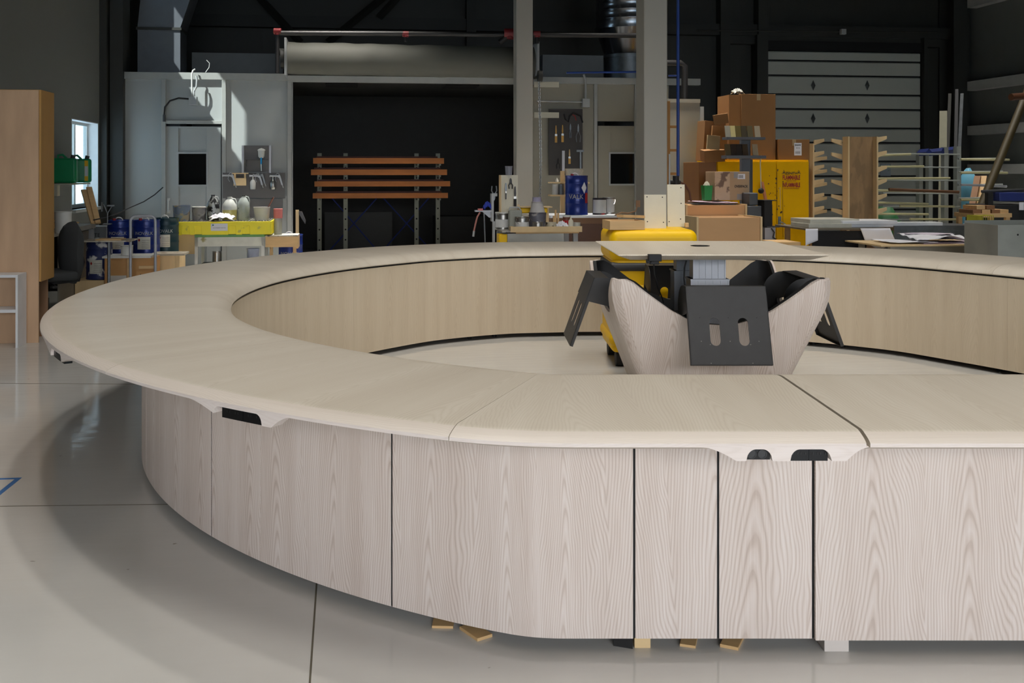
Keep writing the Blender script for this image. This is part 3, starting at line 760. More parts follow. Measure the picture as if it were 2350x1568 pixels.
# edge clamp with cable
def dk(px,py,D): return Vector(((px-CX)/F*D-DC.x,D-DC.y,HC-(py-HY)/F*D))
mb=MB(); a=dk(1487,585,5.70); mb.box(a.x,a.x+.075,a.y-.02,a.y+.02,.915,.955); mb.box(a.x-.008,a.x+.02,a.y-.012,a.y+.03,.905,.925); mb.box(a.x+.008,a.x+.062,a.y-.012,a.y+.02,.897,.918)
cl=part('clamp_outlet',mb,GLOSS,desk,bev=.003)
mb=MB(); q=[dk(1500,602,5.72),dk(1502,630,5.74),dk(1510,660,5.9),dk(1521,688,6.1),dk(1527,720,6.2)]; mb.tube(q,.004,8); part('cable',mb,RUB,cl,smooth=60)
mb=MB(); q=[dk(1575,598,6.0),dk(1571,615,6.0),dk(1570,640,6.0),dk(1573,662,6.0),dk(1573,700,6.05)]; mb.tube(q,.005,8); part('cable',mb,RUB,desk,smooth=60)
# ---------- yellow machine behind it
def sb(x0,x1,y0,y1,z0,z1,r,n_=4):
    """soft box: rounded all round"""
    mb=MB(); vs=[];import itertools
    return mb
def softbox(name,dims,m,parent,r=.05,loc=(0,0,0),label=None,seg=5):
    x0,x1,y0,y1,z0,z1=dims; mb=MB().box(x0,x1,y0,y1,z0,z1)
    o=part(name,mb,m,parent,smooth=60,label=label); bm=o.modifiers.new('b','BEVEL'); bm.width=r; bm.segments=seg; bm.limit_method='NONE'; o.location=loc
    return o
yD=7.27; yx0,yx1=.948,1.59
ym=tag(empty('yellow_machine',(( yx0+yx1)/2,yD,0),0),'yellow rounded plastic machine housing with black belt, behind the lifting table','machine')
W=(yx1-yx0)/2
softbox('upper_housing',(-W,W,0,.6,.76,1.0),YEL,ym,.06)
softbox('housing_body',(-W+.012,W-.012,.01,.59,.10,.80),YEL,ym,.05)
mb=MB(); mb.box(-W-.002,W+.002,-.004,.604,.695,.765); o=part('black_belt',mb,DGREY,ym); b_=o.modifiers.new('b','BEVEL'); b_.width=.03; b_.segments=4; b_.limit_method='ANGLE'; b_.angle_limit=1.3
for z in (.20,.38,.56): softbox('rib',(-W-.004,W+.004,-.006,.606,z-.05,z+.05),YEL,ym,.045)
for x,y in ((-W+.08,.08),(W-.08,.08),(-W+.08,.52),(W-.08,.52)):
    mb=MB(); mb.cyl((x-.03,y,.06),(x+.03,y,.06),.06,20); part('wheel',mb,RUB,ym,smooth=40)
# wooden tray and boards on the machine
tr=tag(empty('wooden_tray',(.955+.12,yD+.06,1.0),.12),'small open wooden tray on the left end of the yellow machine','tray')
mb=MB(); mb.box(-.13,.13,-.03,.20,0,.012); part('tray_bottom',mb,PINE,tr)
for nm,b in (('tray_side',(-.13,.13,-.03,-.012,.012,.065)),('tray_side',(-.13,.13,.182,.20,.012,.065)),('tray_side',(-.13,-.112,-.012,.182,.012,.065)),('tray_side',(.112,.13,-.012,.182,.012,.065))):
    part(nm,MB().box(*b),PINE,tr,bev=.001)
mb=MB(); mb.obox((0.03,.06,.082),(.22,.07,.02),(0,.05,.5)); o=part('wood_offcut',mb,PINE); o.matrix_world=tr.matrix_basis.copy(); o.location=(1.10,yD+.09,1.01); tag(o,'loose wooden offcut lying on the open wooden tray','offcut')
mb=MB(); mb.tube([(0,0,0.02),(.05,.01,.04),(.10,0,.035),(.15,-.01,.05),(.17,0,.10)],.005,8); mb.box(.155,.185,-.01,.01,.08,.13)
o=part('brown_strap',mb,mat('leather',(110,80,52),.7)); o.location=(1.0,yD+.12,1.082); tag(o,'brown strap lying over the wooden tray','strap')
def board(label,x,y,w,h,z0,lean,rz,holes,m=CREAM):
    e=tag(empty('cream_board',(x,y,z0),rz),label,'board'); e.rotation_euler=(-lean,0,rz)
    mb=MB().box(0,w,0,.018,0,h); part('panel',mb,m,e,bev=.001)
    for a,b in holes:
        mm=MB(); mm.cyl((a,-.0008,b),(a,.004,b),.0045,10); part('screw_hole',mm,DARK,e)
    return e
k=7.5/F
board('cream board with four holes leaning against the column, on the yellow machine',(1478-CX)*k,7.48,50*k,77*k,1.0,.03,0,[(.02,.235),(.135,.232),(.022,.05),(.142,.045)])
k=7.7/F
board('taller cream board leaning behind, beside the grey switch box',(1531-CX)*k,7.68,40*k,97*k,1.0,.05,0,[(.105,.30),(.105,.18),(.10,.06),(.012,.04)])
o=softbox('crumpled_offcut',(-.015,.015,-.012,.012,0,.035),PINE,None,.006); o.location=((1571-CX)*k,7.62,1.0); tag(o,'crumpled scrap of brown paper at the right end of the yellow machine','scrap')
# ================= left side of the hall =================
def bx(name,dims,m,parent=None,bev=0,label=None): return part(name,MB().box(*dims),m,parent,bev=bev,label=label)
def boxthing(name,label,cat,dims,m,bev=0,group=None,rz=0):
    """single-mesh box thing given in hall coordinates (u0,u1,v0,v1,z0,z1)"""
    u0,u1,v0,v1,z0,z1=dims; uc,vc=(u0+u1)/2,(v0+v1)/2
    o=part(name,MB().box(u0-uc,u1-uc,v0-vc,v1-vc,0,z1-z0),m,bev=bev); return put(o,uc,vc,z0,rz,label,cat,group)
# duct
du=at('air_duct','dark sheet metal air duct rising behind the booth wall at the left','duct',(U(320,15.5)+U(418,15.5))/2,15.35)
w=(U(418,15.35)-U(320,15.35))/2; zf=Z(66,380,15.35)
DUCT=mat('duct_metal',(104,108,114),.5,.4,var=.06)
mb=MB(); mb.box(-w,w,0,.6,0,zf-.02); part('lower_duct',mb,DUCT,du)
mb=MB(); t1=ZC-.02; a=(t1-zf)
mb.add([(-w,0,zf+.02),(w,0,zf+.02),(w,.6,zf+.02),(-w,.6,zf+.02),(-w+a*.10,-.0,t1),(w+a*.33,-.0,t1),(w+a*.33,.6,t1),(-w+a*.10,.6,t1)],[(0,3,2,1),(4,5,6,7),(0,1,5,4),(1,2,6,5),(2,3,7,6),(3,0,4,7)]); part('upper_duct',mb,DUCT,du)
bx('flange',(-w-.02,w+.02,-.02,.62,zf-.02,zf+.02),FRMD,du)
# tall plywood cabinet
pc=at('plywood_cabinet','tall plywood cabinet at the left edge, hung box behind a full height front board','cabinet',-3.05,8.9)
bx('front_panel',(-.45,.475,-.17,-.152,0,2.10),PLY,pc,.001)
bx('hung_box',(-.45,.49,-.15,.22,.505,2.105),mat('plywood_yellowish',(176,134,72),.6,var=.06,vs=2,stretch=(3,3,.5)),pc,.001)
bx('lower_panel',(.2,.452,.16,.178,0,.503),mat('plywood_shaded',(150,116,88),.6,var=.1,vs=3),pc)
# white open shelf
ws=at('shelf_unit','low white open shelf unit standing in front of the plywood cabinet','shelf',-3.13,8.49)
bx('side_panel',(.448,.466,0,.22,0,.59),WHITE,ws,.001); bx('side_panel',(-.40,-.382,0,.22,0,.59),WHITE,ws,.001)
bx('top_panel',(-.382,.448,0,.22,.568,.59),WHITE,ws); bx('shelf',(-.382,.448,0,.22,.285,.31),WHITE,ws)
# ---- containers
def pail(label,u,v,z,r,h,m,lid=None,handle=True,group=None,taper=.93,name='paint_pail',cat='pail',bodyname='pail_body'):
    e=at(name,label,cat,u,v,z,0,group)
    mb=MB(); mb.lathe([(0,0),(r*taper,0),(r*taper,.004),(r*.985,h*.86),(r*1.0,h*.86),(r*1.0,h*.90),(r*.985,h*.90),(r,h-.006),(r*1.03,h-.004),(r*1.03,h),(r*.94,h),(r*.90,h*.5),(0,h*.5)],28)
    part(bodyname,mb,m,e,smooth=40)
    if lid:
        mb=MB(); mb.lathe([(0,h+.001),(r*1.04,h+.001),(r*1.04,h+.012),(r*.9,h+.014),(r*.88,h+.008),(0,h+.008)],28); part('lid',mb,lid,e,smooth=40)
    if handle:
        mb=MB(); q=[]
        for k in range(13):
            a=PI*k/12; q.append((r*1.04*math.cos(a),-r*1.02*math.sin(a)*.9-.002,h*.86-r*.9*math.sin(a)))
        mb.tube(q,.0025,6); part('wire_handle',mb,CHROME,e,smooth=60)
    return e
def drum(label,u,v,z,h=.42,r=.142,m=None,rz=0,txt='INOVALK',lab=True,spout=True,group='blue solvent drums',diamond=False,ts=.05):
    e=at('solvent_drum',label,'drum',u,v,z,rz,group); m=m or BLUE
    pr=[(0,0),(r,0),(r*1.03,.006),(r,.014)]
    for k in (.3,.55,.8): pr+=[(r,h*k-.014),(r*1.02,h*k-.006),(r*1.02,h*k+.006),(r,h*k+.014)]
    pr+=[(r,h-.014),(r*1.03,h-.008),(r*1.03,h),(r*.96,h),(r*.95,h-.01),(0,h-.01)]
    mb=MB(); mb.lathe(pr,36); part('drum_body',mb,m,e,smooth=35)
    mb=MB(); q=[(r*.3*math.cos(a)-.02,.0,h-.01+r*.28*math.sin(a)) for a in [PI*k/8 for k in range(9)]]; mb.tube(q,.006,8); part('lid_handle',mb,WHT,e,smooth=60)
    if spout: mb=MB(); mb.cyl((r*-.45,-r*.2,h-.01),(r*-.45,-r*.2,h+.02),.018,14); part('red_cap',mb,RED,e,smooth=40)
    def arcpatch(nm,a0,a1,z0,z1,mm,rr=.0012,dia=False):
        mb=MB(); vs=[];fs=[];n_=8
        if dia:
            c=(a0+a1)/2; zc_=(z0+z1)/2; P=[(c,z0),(a1,zc_),(c,z1),(a0,zc_)]
            mb.grid(lambda s,t:(lambda a,zz:((r*1.02+rr)*math.sin(a),-(r*1.02+rr)*math.cos(a),zz))(c+(a1-c)*((s-.5)+(t-.5)),zc_+(z1-zc_)*((s-.5)-(t-.5))),6,6)
        else: mb.grid(lambda s,t:((r*1.02+rr)*math.sin(a0+(a1-a0)*s),-(r*1.02+rr)*math.cos(a0+(a1-a0)*s),z0+(z1-z0)*t),n_,1)
        return part(nm,mb,mm,e,smooth=60)
    if lab: 
        arcpatch('paper_label',-.55,.45,h*.16,h*.52,mat('label_paper',(206,206,196),.7,var=.08,vs=30))
        for k in range(5): arcpatch('label_line',-.2,.4,h*(.2+k*.055),h*(.2+k*.055)+.003,INK,.0016)
        arcpatch('hazard_mark',-.5,-.3,h*.38,h*.48,RED,.0016,True)
    if diamond:
        arcpatch('hazard_label',.22,.80,h*.54,h*.84,PAPER,.0012,True); arcpatch('red_flash',.62,1.05,h*.30,h*.56,RED,.0008)
    if txt:
        t_=text('lettering',txt,ts,WHT,e,(-.01 if not diamond else -.035,-r*1.02-.002,h*.62 if not diamond else h*.46),bold=.0006)
        for v_ in t_.data.vertices:   # wrap round the drum
            x=v_.co.x+t_.location.x; rr=r*1.02+.0015; a=x/rr; v_.co.x=rr*math.sin(a)-t_.location.x; v_.co.z=(rr*math.cos(a)-rr)
    return e
# bench along the left wall
bn=at('workbench','grey topped workbench along the left wall under the window','workbench',-3.15,10.5)
bx('bench_top',(-.36,.36,-1.15,1.0,.80,.85),mat('bench_top_grey',(150,148,140),.6,var=.12,vs=10,dirt=(196,190,176),ds=9,dth=.58),bn)
for x in (-.32,.30):
    for y in (-1.1,.93): bx('leg',(x,x+.05,y,y+.05,0,.80),GREYW,bn)
bx('side_panel',(.29,.31,-.2,.9,.12,.78),mat('panel_grey_brown',(142,136,124),.6),bn)
bx('drawer_box',(-.3,.28,.2,.9,.2,.79),DARK,bn)
# things on the bench
b=pail('upturned off-white plastic bucket on the near end of the workbench',U(145,9.75),9.75,.85,.075,.20,WHT,None,False,name='plastic_bucket',cat='bucket')
def stick(label,p,q,w,t,m,name='wood_offcut',cat='offcut',group=None,roll=0):
    p=uv2w(*p);q=uv2w(*q); d=q-p; mb=MB().box(-w/2,w/2,-t/2,t/2,0,d.length); o=part(name,mb,m,bev=.001); o.location=p
    qt=d.to_track_quat('Z','Y'); o.rotation_mode='QUATERNION'; o.rotation_quaternion=qt; return tag(o,label,cat,group)
offs=[((-3.2,10.1,.858),(-2.88,10.75,.858),.07,.016,'flat board end sticking out over the bench corner'),
      ((-3.3,10.3,.868),(-2.86,10.9,.868),.05,.02,'narrow board lying across the bench corner board'),
      ((-3.4,10.4,.86),(-3.1,11.2,.86),.09,.018,'wide pale offcut near the window end of the bench'),
      ((-3.3,10.9,.875),(-2.90,11.2,.875),.06,.016,'small offcut on the far end of the bench'),
      ((-3.45,10.3,.87),(-3.2,10.9,.885),.05,.02,'offcut on the wall side of the bench'),
      ((-3.35,10.6,.905),(-3.02,11.1,.905),.05,.02,'topmost offcut of the bench pile')]
for i,(p,q,w,t,l) in enumerate(offs): stick(l,p,q,w,t,PINE if i%2 else PLYB,group='offcuts on the workbench')
k=at('book_stack','small pile of papers and rags on the bench under the window','papers',-3.3,11.2,.85)
for i in range(6): bx('sheet',(-.14+.01*(i%3),.12,-.1,.1+.01*(i%2),.018*i,.018*i+.016),PAPER if i!=3 else RED,k)
stick('left one of two pale planks leaning at the window',(U(215,11.3),11.3,.86),(U(192,11.5),11.5,Z(436,192,11.5)),.06,.02,PINE,name='leaning_plank',cat='plank',group='planks at the window')
stick('right one of two pale planks leaning at the window',(U(225,11.3),11.3,.86),(U(203,11.5),11.52,Z(430,203,11.5)),.06,.02,PINE,name='leaning_plank',cat='plank',group='planks at the window')
# wire brush stand on the bench
wb=at('metal_scraper','grey metal scraper on a forked stand at the bench end','scraper',U(244,11.2),11.25,.85)
mb=MB(); mb.tube([(0,0,0),(.0,0,.12),(.03,0,.17),(.05,0,.20)],.006,8); part('stem',mb,STEEL,wb,smooth=50)
mb=MB(); mb.tube([(0,0,.12),(-.02,0,.17),(-.04,0,.22)],.006,8); part('fork_arm',mb,STEEL,wb,smooth=50)
bx('blade',(-.06,-.055,-.03,.03,.14,.24),STEEL,wb); bx('blade',(.0,.07,-.02,.02,.195,.21),STEEL,wb)
bx('base',(-.04,.04,-.04,.04,0,.01),STEEL,wb)
# green cans on a wall shelf
sh=at('wall_shelf','small pale wall shelf carrying the green cans','shelf',-3.36,12.55,1.265)
bx('shelf_board',(-.17,.15,-.42,.42,0,.015),CREAM,sh)
for y in (-.40,): bx('bracket',(-.165,-.02,y,y+.12,-.13,0),CREAM,sh)
def jerry(label,u,v,z,m,rz=0,w=.27,dp=.17,h=.34):
    e=at('jerry_can',label,'jerry can',u,v,z,rz,'green jerry cans')
    softbox('can_body',(-w/2,w/2,-dp/2,dp/2,0,h*.86),m,e,.03)
    mb=MB(); mb.tube([(-w*.30,0,h*.83),(-w*.28,0,h*.96),(-w*.1,0,h*.98),(w*.08,0,h*.84)],.014,10); part('handle',mb,m,e,smooth=60)
    mb=MB(); mb.cyl((w*.3,0,h*.84),(w*.34,0,h*.97),.025,16); part('cap',mb,DGREY,e,smooth=40)
    return e
jerry('green jerry can nearer the cabinet on the wall shelf',-3.33,12.30,1.285,GREEN,.1)
j=jerry('green jerry can with a yellow collar further along the wall shelf',-3.30,12.82,1.285,GREEN,.2)
bx('yellow_collar',(.06,.10,-.087,.087,.02,.27),YEL,j); bx('printed_label',(.062,.098,-.09,-.0875,.08,.2),PAPER,j)
# office chair
CHU,CHV=U(158,9.42),9.44
ch=at('task_chair','grey fabric task chair with rounded back in front of the workbench','chair',CHU,CHV,0,-.95)
mb=MB()
def backf(s,t):
    a=(s-.5)*2; b_=(t-.5)*2; w_=.21*(1-.25*max(0,-b_)**2)*math.sqrt(max(.0,1-abs(b_)**5)); return (a*w_,.03*a*a*1.5+.02*b_*b_,.69+b_*.215)
for off_ in (0,): mb.grid(backf,14,16)
o=part('backrest',mb,FELT,ch,smooth=80); m_=o.modifiers.new('s','SOLIDIFY'); m_.thickness=.07; m_.offset=1; m2=o.modifiers.new('b','BEVEL'); m2.width=.02; m2.segments=3; m2.limit_method='ANGLE'; m2.angle_limit=1
softbox('seat',(-.24,.24,-.46,0.0,.46,.54),FELT,ch,.035)
mb=MB(); mb.tube([(0,.08,.75),(0,.12,.6),(0,.08,.44),(0,-.15,.43)],.02,10); part('back_arm',mb,RUB,ch,smooth=60)
mb=MB(); mb.cyl((0,-.22,.10),(0,-.22,.45),.028,14); mb.cyl((0,-.22,.12),(0,-.22,.30),.04,14); part('gas_column',mb,RUB,ch,smooth=40)
bx('seat_plate',(-.1,.1,-.33,-.1,.43,.455),RUB,ch)
mb=MB(); mb.tube([(.10,-.2,.43),(.2,-.2,.42)],.008,8); mb.cyl((.17,-.2,.40),(.17,-.2,.42),.03,10); part('lever',mb,RUB,ch)
for k in range(5):
    a=2*PI*k/5+.3; mb=MB(); mb.tube([(0,-.22,.11),(.28*math.cos(a),-.22+.28*math.sin(a),.07)],[.022,.014],8); l_=part('base_arm',mb,RUB,ch,smooth=50)
    mb=MB(); c=(.28*math.cos(a),-.22+.28*math.sin(a)); mb.cyl((c[0]-.02,c[1],.028),(c[0]+.02,c[1],.028),.028,14); mb.cyl((c[0],c[1],.03),(c[0],c[1],.08),.008,6); part('castor',mb,RUB,l_,smooth=40)
# small stand with tray
st=at('tray_stand','paint-worn tray on a single steel post in front of the blue drums','stand',U(250,10.2),10.2)
zt=Z(553,250,10.2)
mb=MB(); mb.cyl((0,0,.0),(0,0,zt),.015,14); mb.lathe([(0,0),(.2,0),(.2,.012),(0,.012)],24); part('post',mb,STEEL,st,smooth=40)
mb=MB(); mb.box(-.22,.24,-.17,.17,zt,zt+.012); part('tray_board',mb,mat('worn_board',(168,160,144),.6,var=.15,vs=12,dirt=(120,104,86),ds=8,dth=.55),st)
mb=MB(); mb.box(-.1,.14,-.12,.1,zt+.013,zt+.022); part('wood_pad',mb,PINE,st)
# drums at the left
SPL=mat('spattered_drum',(26,40,92),.5,var=.1,dirt=(214,214,214),ds=9,dth=.57)
v=11.0; pu=U(228,v)
bx0=boxthing('timber_block','low plywood block under the spattered drum','block',(pu-.2,pu+.09,v-.18,v+.2,0,Z(643,228,v-.14)),PLYB)
drum('dark blue drum with white paint drips below the worn tray',pu,v,Z(643,228,v-.14),.40,.13,SPL,txt=None,lab=True,spout=False)
u_=U(221,11.9)
gb=boxthing('grey_bin','grey bin lettered in black behind the tray stand','bin',(u_-.12,u_+.12,11.85,12.1,0,Z(520,221,11.85)),mat('bin_grey',(120,124,126),.5),.006)
text('lettering','UTE',.06,INK,gb,(0,-.1265,Z(520,221,11.85)-.10))
v=11.75; zc_=Z(584,300,v-.12)
boxthing('crate_base','plywood base box carrying the blue drums','box',(U(246,v)-.04,U(398,v)+.1,v-.25,v+.2,0,zc_-.001),PLYB)
drum('blue drum left of the tubular handle',U(277,v),v,zc_,Z(505,277,v)-zc_,.142)
drum('blue drum with red flash and label behind the tubular handle',U(337,v-.08),v-.08,zc_,Z(504,337,v)-zc_,.142)
DG=mat('dark_teal_drum',(22,52,60),.4,.2,var=.12)
drum('dark green blue drum with pale label, right of the tubular handle',U(372,v+.05)+.02,v+.22,zc_,Z(500,372,v+.2)-zc_,.135,DG,spout=False)
# crate with a handle in front
v=10.75; zc1=Z(588,290,v)
cr=at('plywood_crate','honey coloured plywood crate with a wooden bar handle and pencilled 1 UP','crate',U(297,v),v)
w=(U(352,v)-U(238,v))/2
bx('crate_body',(-w,w,0,.32,0,zc1-.02),mat('honey_ply',(184,136,80),.6,var=.08,vs=3),cr,.002)
bx('lid_board',(-w-.02,w-.03,-.02,.33,zc1-.02,zc1-.0),WHT,cr)
bx('bar_handle',(.10,.27,-.03,0,zc1-.13,zc1-.10),PINE,cr)
bx('batten',(-.02,0,-.012,0,0,zc1-.03),PINE,cr)
text('lettering','1 UP',.08,INK,cr,(.17,-.0015,zc1-.22),rot=(PI/2,.05,0))
bx('paper_note',(-.19,-.03,-.004,-.001,zc1-.42,zc1-.20),mat('note_grey',(196,190,180),.8),cr)
pail('small white plastic tub on the plywood crate',U(291,v+.15),v+.15,zc1,.062,.10,WHT,None,False,name='plastic_tub',cat='tub')
v=11.1
bb=at('low_box','low plywood box with a paint-worn board top right of the tubular handle','box',U(385,v),v)
zb=Z(583,385,v); bx('box_body',(-.13,.07,0.02,.33,0,zb-.02),PLYB,bb); bx('top_board',(-.19,.17,-.0,.35,zb-.02,zb),mat('worn_board',(0,0,0)),bb)
# tubular handle trolley
v=10.55; hu=U(328,v); hw=(U(357,v)-U(300,v))/2; zt=Z(494,328,v)
ht=at('hand_trolley','grey tubular trolley handle standing among the drums','trolley',hu,v)
mb=MB(); q=[(-hw,0,.03),(-hw,0,zt-.06)]+[(-hw+.05-.05*math.cos(a),0,zt-.06+.05*math.sin(a)) for a in (.4,.8,1.2,PI/2)]+[(hw-.05+.05*math.sin(a),0,zt-.06+.05*math.cos(a)) for a in (0,.4,.8,1.2)]+[(hw,0,zt-.07),(hw,0,.03)]
mb.tube(q,.0145,12); part('tube_handle',mb,ALU,ht,smooth=60)
bx('toe_plate',(-hw,hw,-.18,0.02,0,.012),STEEL,ht)
for x in (-hw-.05,hw+.01):
    mb=MB(); mb.cyl((x,.06,.1),(x+.04,.06,.1),.1,20); part('wheel',mb,RUB,ht,smooth=40)
mb=MB(); mb.cyl((-hw,.06,.1),(hw,.06,.1),.01,8); mb.box(-hw-.01,-hw+.01,0,.06,.09,.11); mb.box(hw-.01,hw+.01,0,.06,.09,.11); part('axle',mb,STEEL,ht)
# ---- spill pallet on its table
v=12.2; z0=Z(539,500,v); z1=Z(509,500,v); x0,x1=U(386,v),U(620,v); w=(x1-x0)/2
tb=at('paint_table','white spattered table carrying the yellow spill pallet','table',(x0+x1)/2,v)
tx0,tx1=U(446,v)-(x0+x1)/2,U(606,v)-(x0+x1)/2
bx('table_top',(tx0,tx1,.02,.60,z0-.03,z0),mat('green_top',(92,140,84),.6),tb)
bx('apron',(tx0,tx1,.03,.05,z0-.14,z0-.03),mat('spattered_white',(206,206,196),.6,var=.1,vs=10,dirt=(150,140,90),ds=7,dth=.6),tb)
for x in (tx0,tx1-.035):
    for y in (.03,.56): bx('leg',(x,x+.035,y,y+.035,0,z0-.03),WHT,tb)
bx('lower_shelf',(tx0+.035,tx1-.035,.06,.56,.28,.30),DGREY,tb)
bx('wing_board',(tx0-.30,tx0-.005,.3,.32,z0-.25,z0-.001),PLYB,tb); 
wx=at('wooden_box','open wooden box frame at the right end of the paint table','box',U(646,v),v+.05,0)
za=Z(541,650,v); zb_=Z(568,650,v); a=(U(682,v)-U(607,v))/2
bx('box_front',(-a,a,0,.02,zb_,za-.012),PINE,wx); bx('box_top',(-a,a,0,.4,za-.012,za),WASTE,wx); bx('box_end',(a-.02,a,.02,.4,zb_-.02,za-.012),PINE,wx); bx('box_leg',(-a+.02,-a+.06,.36,.4,0,za-.012),PINE,wx); bx('box_leg',(a-.08,a-.04,.36,.4,0,za-.012),PINE,wx)
sp_=at('spill_pallet','yellow plastic spill pallet with grated top on the paint table','spill pallet',(x0+x1)/2,v,z0)
H=z1-z0
out=[(-w,0)]
def notch(c,wd,h_): return [(c-wd,0),(c-wd+.008,h_),(c+wd-.008,h_),(c+wd,0)]
for c in (-w*.66,-w*.42,w*.25,w*.52): out+=notch(c,.045 if c<w*.5 else .045,H*.68)
out+=[(w,0),(w+.012,H),(-w-.012,H)]
mb=MB(); mb.prism(out,0.0,.02,'y'); part('front_wall',mb,YELP,sp_,bev=.003)
bx('sump',(-w+.01,w-.01,.02,.66,.005,H-.02),YELP,sp_); 
mb=MB(); mb.prism([(0,0),(.66,0),(.67,H),(-.0,H)],w-.004,w+.012,'x'); part('end_wall',mb,YELP,sp_,bev=.003)
for y in (.1,.22,.34,.46,.58): bx('end_rib',(w+.012,w+.02,y,y+.03,0,H-.01),YELP,sp_)
g=MB()
for k in range(34): x=-w+.02+(2*w-.04)*k/33; g.box(x-.004,x+.004,.03,.64,H-.018,H+.004)
for k in range(8): y=.05+.08*k; g.box(-w+.02,w-.02,y-.004,y+.004,H-.016,H+.002)
part('grating',g,mat('grate_grey',(120,122,124),.6,var=.2,vs=30),sp_)
bx('printed_label',(-.10,.095,-.003,-.0005,H*.30,H*.86),PAPER,sp_)
text('lettering','SPILL CONTAINMENT WORKSTATION',.012,INK,sp_,(0,-.0038,H*.52),sx=.7); 
mb=MB(); mb.cyl((-.075,-.004,H*.74),(-.075,-.0028,H*.74),.010,12); part('label_mark',mb,mat('label_teal',(40,110,120),.5),sp_)
z=z1+.004; 
SP1=mat('spattered_pail_blue',(112,126,150),.55,var=.12,dirt=(160,150,132),ds=10,dth=.52); SP2=mat('spattered_pail_grey',(132,130,134),.55,var=.14,vs=16,dirt=(86,84,90),ds=12,dth=.55)
vp=v+.25
pail('blue and brown spattered pail at the left end of the spill pallet',U(417,vp),vp,z,.103,.185,SP1)
pail('grey spattered tub with pale lid, second on the spill pallet',U(457,vp),vp,z,.085,.155,SP2,WHT,True,name='paint_tub',cat='tub')
def jug(label,u,v,z,r,h,m,liq=None,glass_=False,group='jugs on the spill pallet',rz=0):
    e=at('solvent_jug',label,'jug',u,v,z,rz,group)
    mb=MB(); mb.lathe([(0,0),(r*.95,0),(r,.01),(r,h*.55),(r*.93,h*.68),(r*.6,h*.84),(r*.32,h*.92),(r*.30,h*.96),(0,h*.96)],24); part('jug_body',mb,m,e,smooth=60)
    if liq: mb=MB(); mb.lathe([(0,.003),(r*1.005,.01),(r*1.01,h*.45),(0,h*.45)],24); part('liquid',mb,liq,e,smooth=60)
    mb=MB(); mb.cyl((0,0,h*.95),(0,0,h),r*.34,14); part('cap',mb,WHT if liq else DGREY,e,smooth=40)
    mb=MB(); mb.tube([(r*.30,0,h*.93),(r*.75,0,h*.90),(r*.93,0,h*.76),(r*.90,0,h*.62)],r*.11,8); part('loop_handle',mb,m,e,smooth=60)
    return e
DJ=mat('black_dripped_glass',(150,154,152),.3,var=.2,vs=20,dirt=(26,26,28),ds=14,dth=.47)
CJ=mat('grey_clear_jug',(158,166,162),.25,var=.1,vs=14,dirt=(96,98,98),ds=13,dth=.6); YL=mat('pale_yellow_liquid',(170,162,96),.3,var=.05); YJ=mat('milky_jug',(190,194,190),.35,var=.05)
jug('black streaked glass jug on the spill pallet',U(489,vp),vp,z,.074,.31,DJ)
jug('milky plastic jug half full of yellow liquid',U(527,vp-.03),vp-.03,z,.086,.285,YJ,YL)
jug('clear grey jug right of the yellow liquid jug',U(559,vp),vp,z,.074,.31,CJ)
pail('white slotted plastic bucket holding a brown stick on the spill pallet',U(601,vp),vp,z,.10,.16,WHT,None,False,name='plastic_bucket',cat='bucket',taper=.85)
stick('brown stirring stick standing in the white bucket',(U(613,vp)-.02,vp,z+.09),(U(632,vp)-.02,vp-.02,z+.28),.03,.012,mat('brown_stick',(120,78,64),.7,var=.2,vs=20),name='stirring_stick',cat='stick')
pc_=pail('pink topped plastic container at the right end beside the spill pallet',U(638,v+.2),v+.2,za,.05,.30,CLEAR,None,False,name='tall_container',cat='container',bodyname='container_body')
mb=MB(); mb.lathe([(0,.20),(.053,.20),(.055,.315),(0,.315)],20); part('pink_filling',mb,mat('pink_foam',(206,120,116),.7,var=.1),pc_,smooth=40)
# rag
def rag(label,u,v,z,w,d,h,m,seed=1,name='paper_rag',cat='rag'):
    r_=random.Random(seed); mb=MB(); ph=[r_.random()*6 for _ in range(6)]
    def f(s,t):
        a=s*2-1;b_=t*2-1; e=max(0,1-(a*a+b_*b_)*.5)
        return (a*w/2*(1+.15*math.sin(5*b_+ph[0])),b_*d/2*(1+.15*math.sin(4*a+ph[1])),h*(.45*e+.28*e*abs(math.sin(6*a+ph[2]+3*b_))+.22*e*abs(math.sin(7*b_+ph[3]-4*a)))+.002)
    mb.grid(f,26,26); o=part(name,mb,m,smooth=35); m_=o.modifiers.new('s','SOLIDIFY'); m_.thickness=.003; m_.offset=0
    return put(o,u,v,z+.003,0,label,cat)
rag('crumpled white paper rag on the front of the spill pallet',U(510,v+.08),v+.09,z,.28,.16,.10,PAPER,3)
# under the table
pail('shiny tin on the shelf under the paint table',U(497,v+.2),v+.25,.30,.055,Z(578,497,v+.2)-.30,CHROME,None,False,name='paint_tin',cat='tin',taper=1)
pail('pale blue spattered pail tilted on the shelf under the paint table',U(580,v+.2),v+.25,.30,.075,Z(571,580,v+.2)-.30,mat('pale_blue_pail',(160,168,190),.5,var=.12,vs=12,dirt=(210,210,214),ds=10),None,False)
v=12.9; zd=Z(538,665,v)
drum('blue drum half hidden by the wooden box at the edge of the black opening',U(667,v),v,0,zd,.15,BLUE,lab=False,spout=False,ts=.06)
# angled wooden frame beside it
fb=at('timber_stand','angled timber frame standing at the left edge of the black opening','frame',U(682,13.2),13.2)
zf_=Z(482,682,13.2); bx('upright',(-.02,.02,0,.05,0,zf_),PLYB,fb); mb=MB(); mb.prism([(.02,zf_-.02),(.06,zf_-.02),(.11,zf_-.14),(.10,zf_-.18),(.02,zf_-.05)],0,.03,'y'); part('side_cheek',mb,DGREY,fb)
